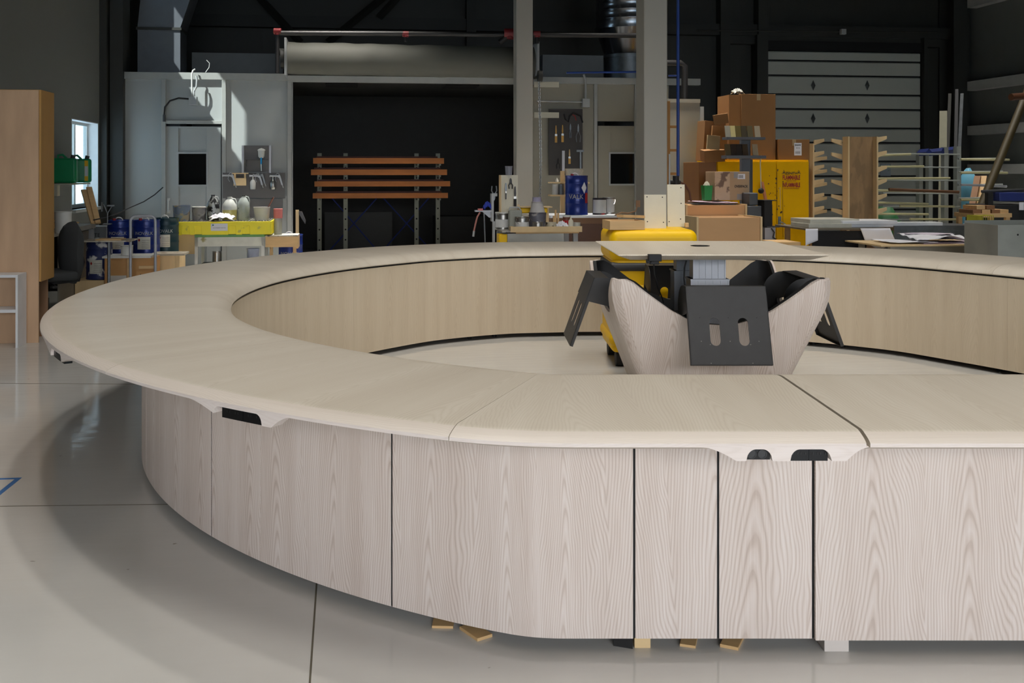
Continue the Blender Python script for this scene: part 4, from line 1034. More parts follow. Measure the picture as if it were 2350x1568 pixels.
# ---- on the booth wall
vb=VBOOTH-.075
def onwall(name,label,cat,px,py,group=None,v=None): 
    vv=vb if v is None else v
    return at(name,label,cat,U(px,vv),vv,Z(py,px,vv),0,group)
s_=S(580,vb)
def pegpanel(label,x0,x1,y0,y1,rails=False):
    e=onwall('tool_holder_board',label,'tool panel',(x0+x1)/2,y1); w=(x1-x0)*s_/2; h=(y1-y0)*s_
    bx('backing_board',(-w,w,-.01,.01,0,h),PVC,e)
    if rails:
        for x in (-w,w-.03): bx('side_rail',(x,x+.03,-.03,-.01,-.02,h),ALU,e)
    return e,w,h
e,w,h=pegpanel('upper grey tool panel with side rails and small shelf on the booth wall',556,622,334,394,True)
bx('small_shelf',(-w*.75,w*.75,-.10,-.01,h*.45,h*.47),DGREY,e); mb=MB(); mb.prism([(-.01,h*.45),(-.09,h*.45),(-.01,h*.2)],-w*.7,-w*.68,'x'); part('shelf_bracket',mb,DGREY,e)
pegpanel('wide grey tool panel below it carrying the spray guns',513,653,396.5,455)
pegpanel('lowest grey panel behind the jugs and bucket',560,648,457,500)
def spraygun(label,px,py,cup=None,rz=0,flip=1,col=None,sc=1.0,tilt=0):
    e=at('spray_gun',label,'spray gun',U(px,vb-.058),vb-.058,Z(py,px,vb-.058),0,'spray guns on the booth wall'); e.scale=(flip*sc,sc,sc); m=col or ALU
    mb=MB(); mb.cyl((-.085,0,0),(.02,0,0),.014,14); mb.cyl((-.11,0,0),(-.085,0,0),.020,14,.013); part('barrel',mb,m,e,smooth=40)
    mb=MB(); mb.prism([(.0,.012),(.035,.02),(.05,.0),(.085,-.13),(.06,-.135),(.03,-.03),(.0,-.012)],-.011,.011,'y'); part('grip',mb,m,e,bev=.003)
    mb=MB(); mb.tube([(-.02,0,-.01),(-.03,0,-.045),(-.005,0,-.09)],.004,8); part('trigger',mb,m,e,smooth=50)
    mb=MB(); mb.tube([(-.02,0,.012),(.0,0,.04),(.03,0,.03),(.035,0,.01)],.005,8); part('hook',mb,m,e,smooth=50)
    mb=MB(); mb.cyl((.074,0,-.13),(.088,0,-.175),.009,10); part('air_nipple',mb,CHROME,e,smooth=40)
    bx('wall_hook',(-.02,.02,.012,.045,.01,.02),DGREY,e)
    if cup:
        mb=MB(); mb.cyl((-.06,0,-.012),(-.06,0,-.06),.009,10); mb.lathe([(0,-.195),(.036,-.195),(.042,-.185),(.042,-.09),(.03,-.07),(.022,-.055),(0,-.055)],22,Matrix.Translation((-.06,0,0))); part('cup',mb,cup,e,smooth=45)
    return e
spraygun('small grey spray gun at the left end of the tool panel',528,403,None)
spraygun('spray gun with white cup in the middle of the tool panel',590,404,WHT)
spraygun('blue banded spray gun hanging right of the white cup',597,402,None,col=STEEL,sc=.95)
spraygun('spray gun with shiny metal cup at the right end of the tool panel',636,404,CHROME)
wbk=at('wood_holder','small pale wooden holder between the guns on the tool panel','holder',U(551,vb-.03),vb-.03,Z(426,551,vb)); 
bx('block',(-.09,.09,-.03,.018,0,.11),PLYB,wbk); bx('top_plate',(-.11,.12,-.05,.018,.17,.185),PLYB,wbk); bx('side_cheek',(-.085,-.06,-.03,.018,.11,.17),PLYB,wbk); bx('side_cheek',(.06,.085,-.03,.018,.11,.17),PLYB,wbk)
cg=at('gravity_gun','gravity spray gun with white round cup on the small wall shelf','spray gun',U(600,vb-.07),vb-.065,Z(366,600,vb)+.02)
mb=MB(); mb.lathe([(0,0),(.03,0),(.046,.02),(.05,.10),(.056,.105),(.056,.12),(.03,.135),(.012,.14),(0,.145)],24,Matrix.Translation((0,0,-.0))); part('cup',mb,WHT,cg,smooth=40)
mb=MB(); mb.tube([(0,-.03,0),(0,-.05,-.03),(.0,-.05,-.09)],.013,10); part('blue_grip',mb,mat('gun_blue',(20,120,170),.35),cg,smooth=50)
mb=MB(); mb.tube([(0,-.05,-.09),(.005,-.05,-.19)],.010,10); part('gun_stem',mb,CHROME,cg,smooth=50)
# junction box, conduits, cords
jb=onwall('junction_box','grey junction box above the left booth door','junction box',443,243,v=VBOOTH-.0); jb.location=uv2w(U(443,VBOOTH-.14),VBOOTH-.125,Z(243,443,VBOOTH))
bx('box_body',(-.055,.055,-.06,.06,0,.125),GREYW,jb,.004)
mb=MB(); mb.tube([(-.015,-.02,.125),(-.015,-.02,.45),(0,-.02,.50),(.02,.02,.52)],.012,10); part('conduit',mb,WHT,jb,smooth=60)
mb=MB(); mb.tube([(.012,-.02,.125),(.015,-.02,.2),(.05,-.02,.27),(.055,-.02,.36),(.045,-.01,.42)],.014,10); part('conduit',mb,GREYW,jb,smooth=60)
mb=MB(); q=[(-.055,-.02,.09),(-.2,-.03,.10),(-.32,-.03,.06),(-.39,-.03,-.03),(-.40,-.03,-.14)]; mb.tube(q,.012,8); part('cable',mb,RUB,jb,smooth=60)
mb=MB(); mb.cyl((-.40,-.03,-.14),(-.40,-.03,-.24),.02,12); part('plug',mb,DGREY,jb,smooth=40)
mb=MB(); q=[]
for x,y,vv in ((374,430,14.95),(355,447,14.5),(330,463,13.8),(300,476,13),(270,490,12.2),(245,499,11.6),(215,505,10.9)): q.append(uv2w(U(x,vv),vv,Z(y,x,vv)))
o=part('extension_cord',mb.tube(q,.007,8),RUB,smooth=60); tag(o,'black cord sagging from the booth door frame down to the workbench','cord')
mb=MB(); q=[]
for x,y in ((472,166),(480,155),(481,145),(474,138)): q.append(uv2w(U(x,15.1),15.1,Z(y,x,15.1)))
o=part('loose_wire',mb.tube(q,.006,8),WHT,smooth=60); tag(o,'short white wire curling up above the booth rail','wire')
boxthing('roof_cabinet','grey flat-topped plenum box on the booth roof between duct and shutter','plenum',(U(440,16),U(650,16),16,16.6,Z(176,500,16)-.9,Z(121,500,16)),mat('plenum_grey',(112,114,116),.5),.005)
# ================= middle of the hall =================
# sprinkler pipe over the shutter
def wpts(l,v): return [uv2w(U(x,v),v,Z(y,x,v)) for x,y in l]
BPIPE=mat('black_pipe',(30,28,28),.5)
vp=14.1
sk=empty('sprinkler_pipe',(0,0,0),0,'black fire pipe with dark red fittings above the roller shutter','pipe')
part('pipe_run',MB().tube(wpts([(637,76),(900,77),(1185,80),(1500,82)],vp),.035,12),BPIPE,sk,smooth=60)
part('pipe_drop',MB().tube(wpts([(637,76),(636,168)],vp),.028,12),BPIPE,sk,smooth=60)
part('pipe_drop',MB().tube(wpts([(931,77),(931,96)],vp),.022,12),BPIPE,sk,smooth=60)
part('pipe_drop',MB().tube(wpts([(1232,80),(1232,100)],vp),.03,12),BPIPE,sk,smooth=60)
for x,y,r in ((637,72,.05),(931,78,.045),(1170,77,.08),(1232,78,.05)):
    mb=MB(); c=wpts([(x,y)],vp)[0]; mb.cyl(c-Vector((r,0,0)),c+Vector((r,0,0)),r*.9,14); mb.cyl(c-Vector((0,0,r)),c,r*.8,12); part('red_fitting',mb,REDP,sk,smooth=40)
part('pipe_branch',MB().tube(wpts([(1170,80),(1145,98)],vp),.04,12),BPIPE,sk,smooth=60)
# round exhaust duct on the right
vr=16.2; cu=U(1440,vr); R=72*S(1440,vr)
ed=at('exhaust_duct','big round bright metal exhaust duct going up beside the column','duct',cu,vr)
DM=mat('spiral_duct_metal',(150,154,160),.22,.95,var=.08,vs=4)
z1,z2,z3=Z(66,1440,vr),Z(128,1440,vr),Z(168,1440,vr)
mb=MB(); pr=[]; z=z1
while z<ZC-.1: pr+=[(R,z),(R,z+.11),(R*1.012,z+.12),(R*1.012,z+.13)]; z+=.14
mb.lathe(pr,40); part('spiral_tube',mb,DM,ed,smooth=40)
mb=MB(); mb.lathe([(R*.72,z2),(R*1.0,z1-.03),(R*1.04,z1-.03),(R*1.04,z1)],40); part('cone',mb,DM,ed,smooth=40)
mb=MB(); mb.lathe([(R*.74,0),(R*.74,z2-.05),(R*.78,z2-.05),(R*.78,z2)],40); part('lower_tube',mb,STEEL,ed,smooth=40)
ztop_b=Z(176,500,VBOOTH)
boxthing('fan_housing','grey box housing behind the right booth wall top','housing',(U(1245,16.0),U(1385,16.0),16.0,16.55,ztop_b+.055,Z(126,1300,16)),mat('plenum_grey',(0,0,0)),.005)
# pipes along the top right of the booth
bpn=mat('blue_air_pipe',(22,60,140),.4)
o=part('air_pipe',MB().tube(wpts([(1300,167),(1465,165)],14.7),.016,10),bpn,smooth=60); tag(o,'thin blue air pipe running level above the right booth wall','pipe')
va=10.75
ap=empty('air_riser',(0,0,0),0,'blue air pipe coming down right of the big column to a black valve','pipe')
part('riser',MB().tube(wpts([(1556,-200),(1556,405)],va),.017,12),bpn,ap,smooth=60)
part('branch',MB().tube(wpts([(1556,174),(1534,174)],va),.010,10),bpn,ap,smooth=60)
c=wpts([(1551,418)],va)[0]; mb=MB(); mb.cyl(c-Vector((0,0,.06)),c+Vector((0,0,.07)),.035,12); mb.cyl(c-Vector((.06,0,0)),c+Vector((.05,0,0)),.025,12); part('valve',mb,mat('dark_iron',(36,34,32),.6),ap,smooth=40)
part('rubber_hose',MB().tube(wpts([(1561,418),(1572,424),(1582,440),(1586,462)],va),.011,10),mat('brown_hose',(96,58,40),.6),ap,smooth=60)
part('wall_bracket',MB().tube(wpts([(1551,430),(1551,560)],va),.02,8),DGREY,ap)
o=part('soil_pipe',MB().tube(wpts([(1500,145),(1562,145),(1571,152),(1571,240)],13.5),.045,12),BPIPE,smooth=60); tag(o,'thick black pipe elbow behind the big column','pipe')
# grey cabinet panel right of the column
ec=at('metal_locker','tall grey metal locker panel right of the big column','locker',U(1572,13.0),13.0)
a=(U(1608,13)-U(1530,13))/2+.02; zt=Z(236,1570,13.0)
bx('locker_body',(-a,a-.05,0,.4,0,zt),PANEL2,ec); bx('edge_post',(a-.05,a,-.02,.4,0,zt-.05),mat('rail_paint',(0,0,0)),ec); bx('top_cap',(-a,a-.05,-.02,.4,zt,zt+.05),PANEL2,ec)
# ladder-like timber beside the column
ld=at('timber_ladder','yellow timber upright with rungs half hidden behind the big column','ladder',U(1536,11.2),11.2)
zt=Z(232,1536,11.2); bx('upright',(-.05,.01,0,.04,0,zt),mat('yellow_timber',(170,120,56),.6),ld)
for y in (291,345,399): bx('rung',(.01,.09,0,.03,Z(y,1536,11.2)-.015,Z(y,1536,11.2)+.015),mat('yellow_timber',(0,0,0)),ld)
# switch box on the column
zc_=Z(486,1538,10.2)
sw=at('switch_box','grey electric box on the side of the big column','electric box',U(1532,10.1)+.03,10.13,zc_)
h=Z(452,1538,10.2)-zc_; bx('box_body',(-.029,.035,-.05,.08,0,h),GREYW,sw,.003); bx('cover_plate',(.037,.075,-.06,.06,0,h),PAPER,sw,.002)
mb=MB(); mb.tube([(.0,0,h),(.0,0,h+.45)],.009,8); part('conduit',mb,GREYW,sw,smooth=60)
# rack in the booth
vk=16.7; sk_=S(875,vk)
rk=at('plank_rack','pale upright storage rack with blue cross braces inside the black booth','rack',U(875,vk),vk)
zt=Z(352,875,vk); cx=U(875,vk); hole=DARK
for x in (733,793,956,1005):
    u0=U(x,vk)-cx; bx('upright',(u0-.035,u0+.035,0,.06,0,zt),mat('rack_cream',(150,152,136),.6),rk)
    for k in range(9): 
        y=.12+.17*k; 
        mb=MB(); mb.cyl((u0,-.002,y),(u0,.001,y),.014,8); part('slot',mb,hole,rk)
for (a,b_) in (((762,455),(865,575)),((865,455),(757,575)),((880,455),(990,575)),((985,455),(880,575))):
    p=(U(a[0],vk)-cx,.08,Z(a[1],a[0],vk)); q=(U(b_[0],vk)-cx,.08,Z(b_[1],b_[0],vk)); part('cross_brace',MB().tube([p,q],.012,6),BLUEM,rk)
ys=[(363,376,719,1018,'top'),(389,402,714,1025,'second'),(416,428,722,1032,'third'),(443,455,718,1027,'lowest')]
for y0,y1,x0,x1,nm in ys:
    u0,u1=U(x0,vk-.1),U(x1,vk-.1); zz0,zz1=Z(y1,870,vk-.1),Z(y0,870,vk-.1)
    for px in (733,793,956,1005): bx('arm',(U(px,vk)-cx-.015,U(px,vk)-cx+.015,-.4,0,zz0-.03,zz0-.002),mat('rack_cream',(0,0,0)),rk)
    boxthing('orange_plank','%s front plank on the rack inside the black booth'%nm,'plank',(u0,u1,vk-.18,vk-.12,zz0,zz1),ORANGE,.002,'orange planks on the booth rack')
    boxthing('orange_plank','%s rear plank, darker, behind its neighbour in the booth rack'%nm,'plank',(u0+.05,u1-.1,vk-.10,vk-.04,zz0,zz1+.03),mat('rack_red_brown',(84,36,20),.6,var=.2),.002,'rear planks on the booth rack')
boxthing('low_bench','low dark bench at the back of the booth behind the rack','bench',(U(1000,17.6),U(1180,17.6),17.6,18.2,0,Z(497,1100,17.6)),mat('dark_bench',(50,48,44),.7))
boxthing('back_panel_board','grey board leaning low in the booth behind the rack','board',(U(745,17.8),U(900,17.8),17.8,17.85,0,Z(487,820,17.8)),mat('dim_board',(70,70,68),.7))
# ---- mixing bench cluster (v about 10.6)
v=10.5; s1=S(1240,v); cu=U(1240,v)
def L(px,py,dv=0): return (U(px,v+dv)-cx_,Z(py,px,v+dv))
cx_=cu
mt=at('mixing_cart','timber-edged mixing cart crowded with tins in front of the booth','cart',cu,v)
zt=Z(520,1240,v); a0,a1=L(1180,520)[0],L(1335,520)[0]; l0=L(1137,515,.5)[0]
h=13*s1
bx('front_lip',(a0,a1,-.02,0,zt-h,zt),PLYB,mt,.001); bx('cart_top',(l0,a1,0,.62,zt-h,zt-.045),WASTE,mt)
bx('side_lip',(a0-.04,a0,-.02,.1,zt-h,zt),PLYB,mt,.001)
bx('under_board',(a0+.02,a1-.03,.0,.6,zt-h-.015,zt-h-.001),PINE,mt)
bx('steel_body',(L(1166,0)[0],L(1296,0)[0],.04,.55,.12,zt-h-.016),mat('stainless_sheet',(150,148,140),.35,.6,var=.15,vs=5),mt)
for x in (l0+.02,a1-.08):
    for y in (.05,.5): bx('leg',(x,x+.05,y,y+.05,0,zt-h-.016),GREYW,mt)
bx('yellow_bag',(L(1146,0)[0],L(1165,0)[0],.02,.2,.3,zt-h-.02),YEL,mt,.01)
zc=zt-.044
# board with tools
zb=zc; tbz=Z(402,1165,v+.45)
tb_=at('tool_board','upright cream tool board standing on the mixing cart','tool board',U(1168,v+.45),v+.45,zb)
a=(U(1188,v+.45)-U(1147,v+.45))/2; bx('board',(-a,a,0,.02,0,tbz-zb),CREAM,tb_); bx('side_board',(-a-.01,-a,-.10,.02,0,tbz-zb),PLYB,tb_); bx('edge_strip',(a,a+.014,-.02,.02,0,(tbz-zb)*.45),PLYB,tb_)
def pliers(label,px,py,l,m=STEEL,vv=None,tilt=0,name='pliers',cat='pliers',group=None,op=.18):
    vv=vv or v+.43; e=at(name,label,cat,U(px,vv),vv,Z(py,px,vv),0,group); e.rotation_euler=(0,tilt,ANG)
    mb=MB(); mb.tube([(0,0,0),(-l*op,0,-l*.3),(-l*op*.8,0,-l*.62)],.007,8); part('handle',mb,m,e,smooth=50)
    mb=MB(); mb.tube([(0,0,0),(l*op,0,-l*.3),(l*op*.8,0,-l*.62)],.007,8); part('handle',mb,m,e,smooth=50)
    mb=MB(); mb.prism([(-.014,-.01),(.014,-.01),(.012,l*.2),(.004,l*.36),(-.004,l*.36),(-.012,l*.2)],-.006,.006,'y'); part('jaw',mb,m,e,bev=.002)
    return e
pliers('dark pliers on the upper part of the cream tool board',1172,418,.12,DGREY,v+.42)
def brush(label,px,py,l,hm,bm_,vv=None,w=.03,group=None,name='paint_brush',tilt=0):
    vv=vv or v+.42; e=at(name,label,'brush',U(px,vv),vv,Z(py,px,vv),0,group); e.rotation_euler=(0,tilt,ANG)
    mb=MB(); mb.prism([(-.006,0),(.006,0),(.012,-l*.35),(.008,-l*.5),(-.008,-l*.5),(-.012,-l*.35)],-.005,.005,'y'); part('handle',mb,hm,e,bev=.001)
    bx('ferrule',(-w/2,w/2,-.006,.006,-l*.62,-l*.5),CHROME,e); bx('bristles',(-w/2,w/2,-.005,.005,-l,-l*.62),bm_,e); return e
brush('dark crusted brush at the lower right of the cream tool board',1182,428,.22,DGREY,RUB)
brush('thin dark scraper on the left of the cream tool board',1161,420,.18,STEEL,DGREY,w=.012)
pt=pail('grey paint cup tilted on top of the cream tool board',U(1168,v+.45),v+.46,tbz,.042,.10,mat('grey_cup',(130,132,142),.5,var=.1,vs=20),None,False,name='paint_cup',cat='cup',taper=.85); 
tp=at('timber_stop','pale round tray board under the purple cup','tray',U(1225,v+.45),v+.45,Z(474,1225,v+.45)-.012)
mb=MB(); mb.box(-.2,.2,-.05,.14,0,.012); part('board',mb,PLYB,tp); bx('post',(-.19,-.16,0,.03,zc-(Z(474,1225,v+.45)-.012),0),PLYB,tp); bx('post',(.14,.17,0,.03,zc-(Z(474,1225,v+.45)-.012),0),PLYB,tp)
bx('yellow_tray',(-.17,.15,-.03,.12,-.06,-.005),YEL,tp,.01)
# containers on the cart: label, px centre, base dy offset, radius px, height px, dv
WL=mat('white_can_label',(206,206,204),.6,var=.05,vs=20)
def can(label,px,rpx,hpx,dv,m=CHROME,lab=None,lid=None,handle=False,name='paint_can',cat='paint can',zb=None,group=None,taper=1,cap=None):
    vv=v+dv; s=S(px,vv); z_=zc if zb is None else zb
    e=pail(label,U(px,vv),vv,z_,rpx*s,hpx*s,m,lid,handle,group,taper,name,cat,bodyname='can_body')
    if lab:
        r=rpx*s*1.004; mb=MB(); mb.lathe([(r,hpx*s*.12),(r,hpx*s*.62)],28,None,False,PI*1.1); o=part('paper_label',mb,lab,e,smooth=60); o.rotation_euler=(0,0,-PI*1.05)
    return e
can('silver paint can with white label at the front left of the cart',1198,16,31,.10,CHROME,WL,None,True)
can('paint-streaked dark pail behind the small tin on the cart',1233,19.5,38,.30,mat('streaked_pail',(96,96,106),.5,var=.2,vs=14,dirt=(170,164,160),ds=12,dth=.58),None,None,True)
can('small silver tin at the front of the cart before the streaked pail',1234,12.5,19,.07,CHROME,None,None,False)
can('small rust-spotted tin with dripped paint on the cart',1265,12,18,.10,mat('dripped_tin',(196,186,160),.5,var=.15,vs=25,dirt=(84,66,50),ds=18,dth=.53),None,None,False)
can('tall silver can with white lid at the left end of the cart',1154,17.5,36,.36,CHROME,WL,WHT,False)
vv=v+.2; e=at('fuel_can','flat grey metal jerry can with a looped handle on the cart','jerry can',U(1182,vv),vv,zc); a=15*s1
softbox('can_body',(-a,a,-.05,.05,0,46*s1),mat('grey_painted_tin',(146,148,138),.5,var=.08),e,.012); mb=MB(); mb.tube([(-a*.9,0,44*s1),(-a*.8,0,52*s1),(a*.6,0,52*s1),(a*.9,0,45*s1)],.009,8); part('handle',mb,GREYW,e,smooth=60)
cp=can('upturned lilac plastic cup on the round plate of the cart',1232,10,21,.45,mat('lilac_plastic',(166,160,186),.5),None,None,False,name='plastic_cup',cat='cup',zb=Z(474,1225,v+.45)+.001,taper=1.1)
c2=can('white draped funnel between pail and lilac cup on the cart',1233,13,24,.29,mat('draped_white',(190,186,184),.6,var=.1,vs=12),None,None,False,name='plastic_funnel',cat='funnel',zb=zc+38.5*S(1233,v+.3),taper=1.35)
for px,hp,l in ((1271,22,'shortest pale dowel standing in the tin cluster'),(1275,36,'tallest pale dowel standing in the tin cluster'),(1281,28,'right pale dowel standing in the tin cluster')):
    vv=v+.35; o=part('wooden_dowel',MB().cyl((0,0,0),(0,0,hp*s1+.04),2.6*s1,14),PINE,smooth=40,bev=0); put(o,U(px,vv),vv,zc,0,l,'dowel','dowels on the cart')
jr=can('plastic jar with red label and white lid on the cart',1300,8.5,27,.28,mat('brown_jar',(120,74,60),.4),None,WHT,False,name='plastic_jar',cat='jar'); r=8.6*S(1300,v+.28); mb=MB(); mb.lathe([(r*1.01,.02),(r*1.01,.095)],24,None,False,PI*1.2); o=part('red_label',mb,mat('label_red',(190,30,40),.5),jr,smooth=60); o.rotation_euler=(0,0,-PI*1.1)
gl=at('glue_bottle','white squeeze bottle with a pointed cap at the front of the cart','bottle',U(1310,v+.1),v+.1,zc)
mb=MB(); mb.lathe([(0,0),(.027,0),(.028,.09),(.02,.108),(.012,.112),(.012,.12),(.009,.122),(.002,.155),(0,.155)],20); part('bottle_body',mb,CREAM,gl,smooth=45)
rag('crumpled white cloth between the small tin and the squeeze bottle',U(1288,v+.12),v+.10,zc,.13,.12,.10,PAPER,9,'crumpled_cloth','cloth')
bc=at('blue_cap_tube','blue capped clear tube lying at the front right of the cart','tube',U(1312,v+.04),v+.045,zc+.016); mb=MB(); mb.cyl((-.0,0,0),(.07,0,0),.014,14); part('tube_body',mb,CLEAR,bc,smooth=40); mb=MB(); mb.cyl((-.025,0,0),(0,0,0),.016,14); part('blue_cap',mb,mat('gun_blue',(0,0,0)),bc,smooth=40)
can('round clear tub with blue stick at the right end of the cart',1323,9,15,.25,CLEAR,None,None,False,name='clear_tub',cat='tub')
# side bracket on the left with clamp, rag and hose
vs_=v+.2
bk=at('side_bracket','grey side bracket shelf sticking out left of the cart on a steel leg','bracket',U(1128,vs_),vs_,0); zz=Z(483,1110,vs_)
x0=U(1091,vs_)-U(1128,vs_); bx('shelf_plate',(x0,0,0,.1,zz-.015,zz),ALU,bk); mb=MB(); mb.prism([(x0+.08,zz-.015),(0,zz-.015),(0,zz-.08),(-.02,zz-.08)],.04,.05,'y'); part('gusset',mb,ALU,bk)
bx('post',(0,.025,0,.1,zz-.12,zz+.18),GREYW,bk); 
mb=MB(); mb.tube([(x0+.1,.05,zz-.02),(-.04,.05,.06),(-.03,.05,0)],.008,8); part('stay',mb,STEEL,bk,smooth=50)
bx('foot_post',(.02,.045,.05,.09,0,zz-.12),GREYW,bk)
cl=pliers('grey spring clamp with open handles above the side bracket',1134,448,.16,STEEL,vs_+.05); cl.rotation_euler=(PI,0,ANG); bx('holder',(-.022,.03,-.01,.03,-.02,.012),GREYW,cl)
rag('crumpled blue cloth on the side bracket',U(1120,vs_),vs_+.05,zz,.085,.08,.10,mat('blue_cloth',(40,60,160),.8),5,'blue_cloth','cloth')
mb=MB(); q=[(0,0,0),(-.03,0,-.05),(-.05,0,-.13),(-.065,0,-.20)]; hs=at('spray_hose','thin pink and white hose end hanging from the side bracket','hose',U(1101,vs_),vs_-.02,zz-.02); part('hose_tube',mb.tube(q,.009,8),mat('pinkish_hose',(180,120,110),.5),hs,smooth=60); mb=MB(); mb.cyl((-.065,0,-.20),(-.072,0,-.26),.012,10); part('nozzle',mb,GREYW,hs,smooth=40)
bx('pink_sponge',(-.02,.03,-.01,.05,.02,.04),mat('pink_foam',(0,0,0)),hs)
# brown desk with white top, drum and cans
v=11.6; x0,x1=U(1262,v),U(1424,v); zt=Z(494,1360,v)
dk_=at('brown_desk','dark brown desk with a white worktop behind the mixing cart','desk',(x0+x1)/2,v); w=(x1-x0)/2
bx('desk_top',(-w,w,-.03,.6,zt-.03,zt),WHITE,dk_,.003); bx('apron',(-w+.02,w-.03,0,.58,zt-.1,zt-.031),mat('brown_apron',(118,84,56),.6),dk_); bx('carcass',(-w+.04,w-.06,.02,.56,0,zt-.1),mat('brown_laminate',(86,54,34),.5,var=.1,stretch=(1,1,4)),dk_)
vd=v+.15; dr_=drum('dented blue drum with a white diamond label on the brown desk',U(1323,vd),vd,zt,90*S(1323,vd),26*S(1323,vd)/1.02,BLUE,txt='VALK',lab=False,diamond=True,ts=.075)
can_v=v; cx_=0
def can2(label,px,rpx,hpx,dv,m,z_,lab=None,**k):
    vv=v+dv; s=S(px,vv); e=pail(label,U(px,vv),vv,z_,rpx*s,hpx*s,m,None,k.get('handle',False),None,1,'paint_can','paint can',bodyname='can_body')
    if lab: r=rpx*s*1.004; mb=MB(); mb.lathe([(r,hpx*s*.10),(r,hpx*s*.9)],28,None,False,PI*.75); o=part('paper_label',mb,lab,e,smooth=60); o.rotation_euler=(0,0,-PI*.95)
    return e
c_=can2('black and red paint can with white label on the brown desk',1376,16,38,.15,mat('black_red_can',(40,34,36),.4,dirt=(150,24,30),ds=4,dth=.6),zt,WL)
can2('silver paint can half hidden behind the black and red can',1397,14,38,.32,CHROME,zt,WL,handle=True)
# stub shelf with cans left of the drum
vv=12.4; zs=Z(447,1283,vv)
ws_=at('wall_rack_shelf','little plywood shelf rack on a post behind the blue drum','shelf',U(1282,vv),vv)
bx('post',(.05,.10,.1,.15,0,zs+.3),PLYB,ws_); bx('shelf_board',(-.11,.13,-.02,.14,zs-.02,zs),PLYB,ws_); zs2=Z(418,1283,vv); bx('upper_board',(-.11,.13,-.02,.14,zs2-.015,zs2),PLYB,ws_)
for px,rp,hp,m,l in ((1276,7,24,WHT,'white can with red edge on the plywood shelf rack'),(1289,7,24,STEEL,'grey dented can on the plywood shelf rack')):
    s=S(px,vv); pail(l,U(px,vv),vv+.05,zs,rp*s,hp*s,m,None,False,None,1,'paint_can','paint can')
for px,rp,hp,m,l in ((1280,5,11,WHT,'small white nozzle bottle on top of the shelf rack'),):
    s=S(px,vv); e=at('nozzle_bottle',l,'bottle',U(px,vv),vv+.05,zs2); mb=MB(); mb.lathe([(0,0),(.02,0),(.02,.02),(.004,.05),(0,.06)],16); part('bottle_body',mb,WHT,e,smooth=40)
e=pail('white slatted basket above the blue drum',U(1307,12.5)+.06,12.5,zs2,.12,Z(387,1307,12.5)-zs2,mat('basket_white',(176,172,160),.6,var=.12,vs=40),None,False,name='wire_basket',cat='basket',taper=.85)
mb=MB(); mb.box(-.17,.3,.0,.20,-.02,0); 
bs=at('basket_shelf','narrow shelf bracket carrying the white basket','shelf',U(1307,12.5),12.4,zs2-.001); bx('shelf_board',(-.02,.24,0,.25,-.02,0),PLYB,bs); bx('post',(.18,.22,.2,.24,-zs2,-.02),PLYB,bs)
zbk=zs2
# peg board on the right booth wall
s_=S(1297,vb)
e=at('tool_holder_board','tall dark tool panel with hanging brushes and wrenches right of the post','tool panel',U(1298,vb),vb,Z(402,1298,vb)); w=(1338-1259)*s_/2; h=(402-250)*s_
bx('backing_board',(-w,w,-.01,.01,0,h),mat('dark_pegboard',(58,54,52),.6),e)
YW=mat('varnished_wood',(196,150,70),.5)
for px,py,l,hm in ((1276,288,.26,YW),(1291,287,.26,YW)): brush('yellow handled brush hanging %s on the dark tool panel'%('left' if px<1280 else 'second from left'),px,py,l,hm,YW,vb-.02,.035)
brush('pale wooden brush low on the dark tool panel',1307,343,.22,PLYB,YW,vb-.02,.035)
pliers('steel wrench hanging upper middle of the dark tool panel',1309,296,.22,STEEL,vb-.02,0,'steel_wrench','wrench',None,.05)
pliers('large steel shears hanging at the upper right of the dark tool panel',1327,300,.28,STEEL,vb-.02,0,'steel_shears','shears',None,.12)
pliers('dark snips hanging low left on the dark tool panel',1281,372,.16,RUB,vb-.02,0,'dark_snips','snips',None,.15)
hm=at('hammer','grey hammer hanging low right on the dark tool panel','hammer',U(1332,vb-.03),vb-.03,Z(388,1332,vb)); bx('handle',(-.012,.012,-.01,.01,0,.26),STEEL,hm); bx('head',(-.06,.05,-.015,.015,.26,.29),STEEL,hm)
rl=boxthing('steel_rule','white steel rule with blue end on the dark tool panel','rule',(U(1290,vb-.02),U(1296,vb-.02),vb-.02,vb-.015,Z(400,1293,vb),Z(346,1293,vb)),PAPER)
mb=MB(); q=[(-.18,-.0,0),(-.05,0,.02),(.05,0,.01),(.16,0,-.03)]; o=at('cable_loop','black and red cable loops at the top of the dark tool panel','cable',U(1312,vb-.03),vb-.03,Z(262,1312,vb))
part('black_loop',MB().tube([(-.12,0,0),(-.1,0,-.08),(-.05,0,-.12),(-.03,0,-.03),(.03,0,.02)],.012,8),RUB,o,smooth=60); part('red_loop',MB().tube([(.0,0,.0),(.05,0,-.03),(.07,0,-.10)],.007,8),RED,o,smooth=60); part('black_loop',MB().tube([(.03,0,.02),(.14,0,-.03),(.17,0,-.13)],.012,8),RUB,o,smooth=60)
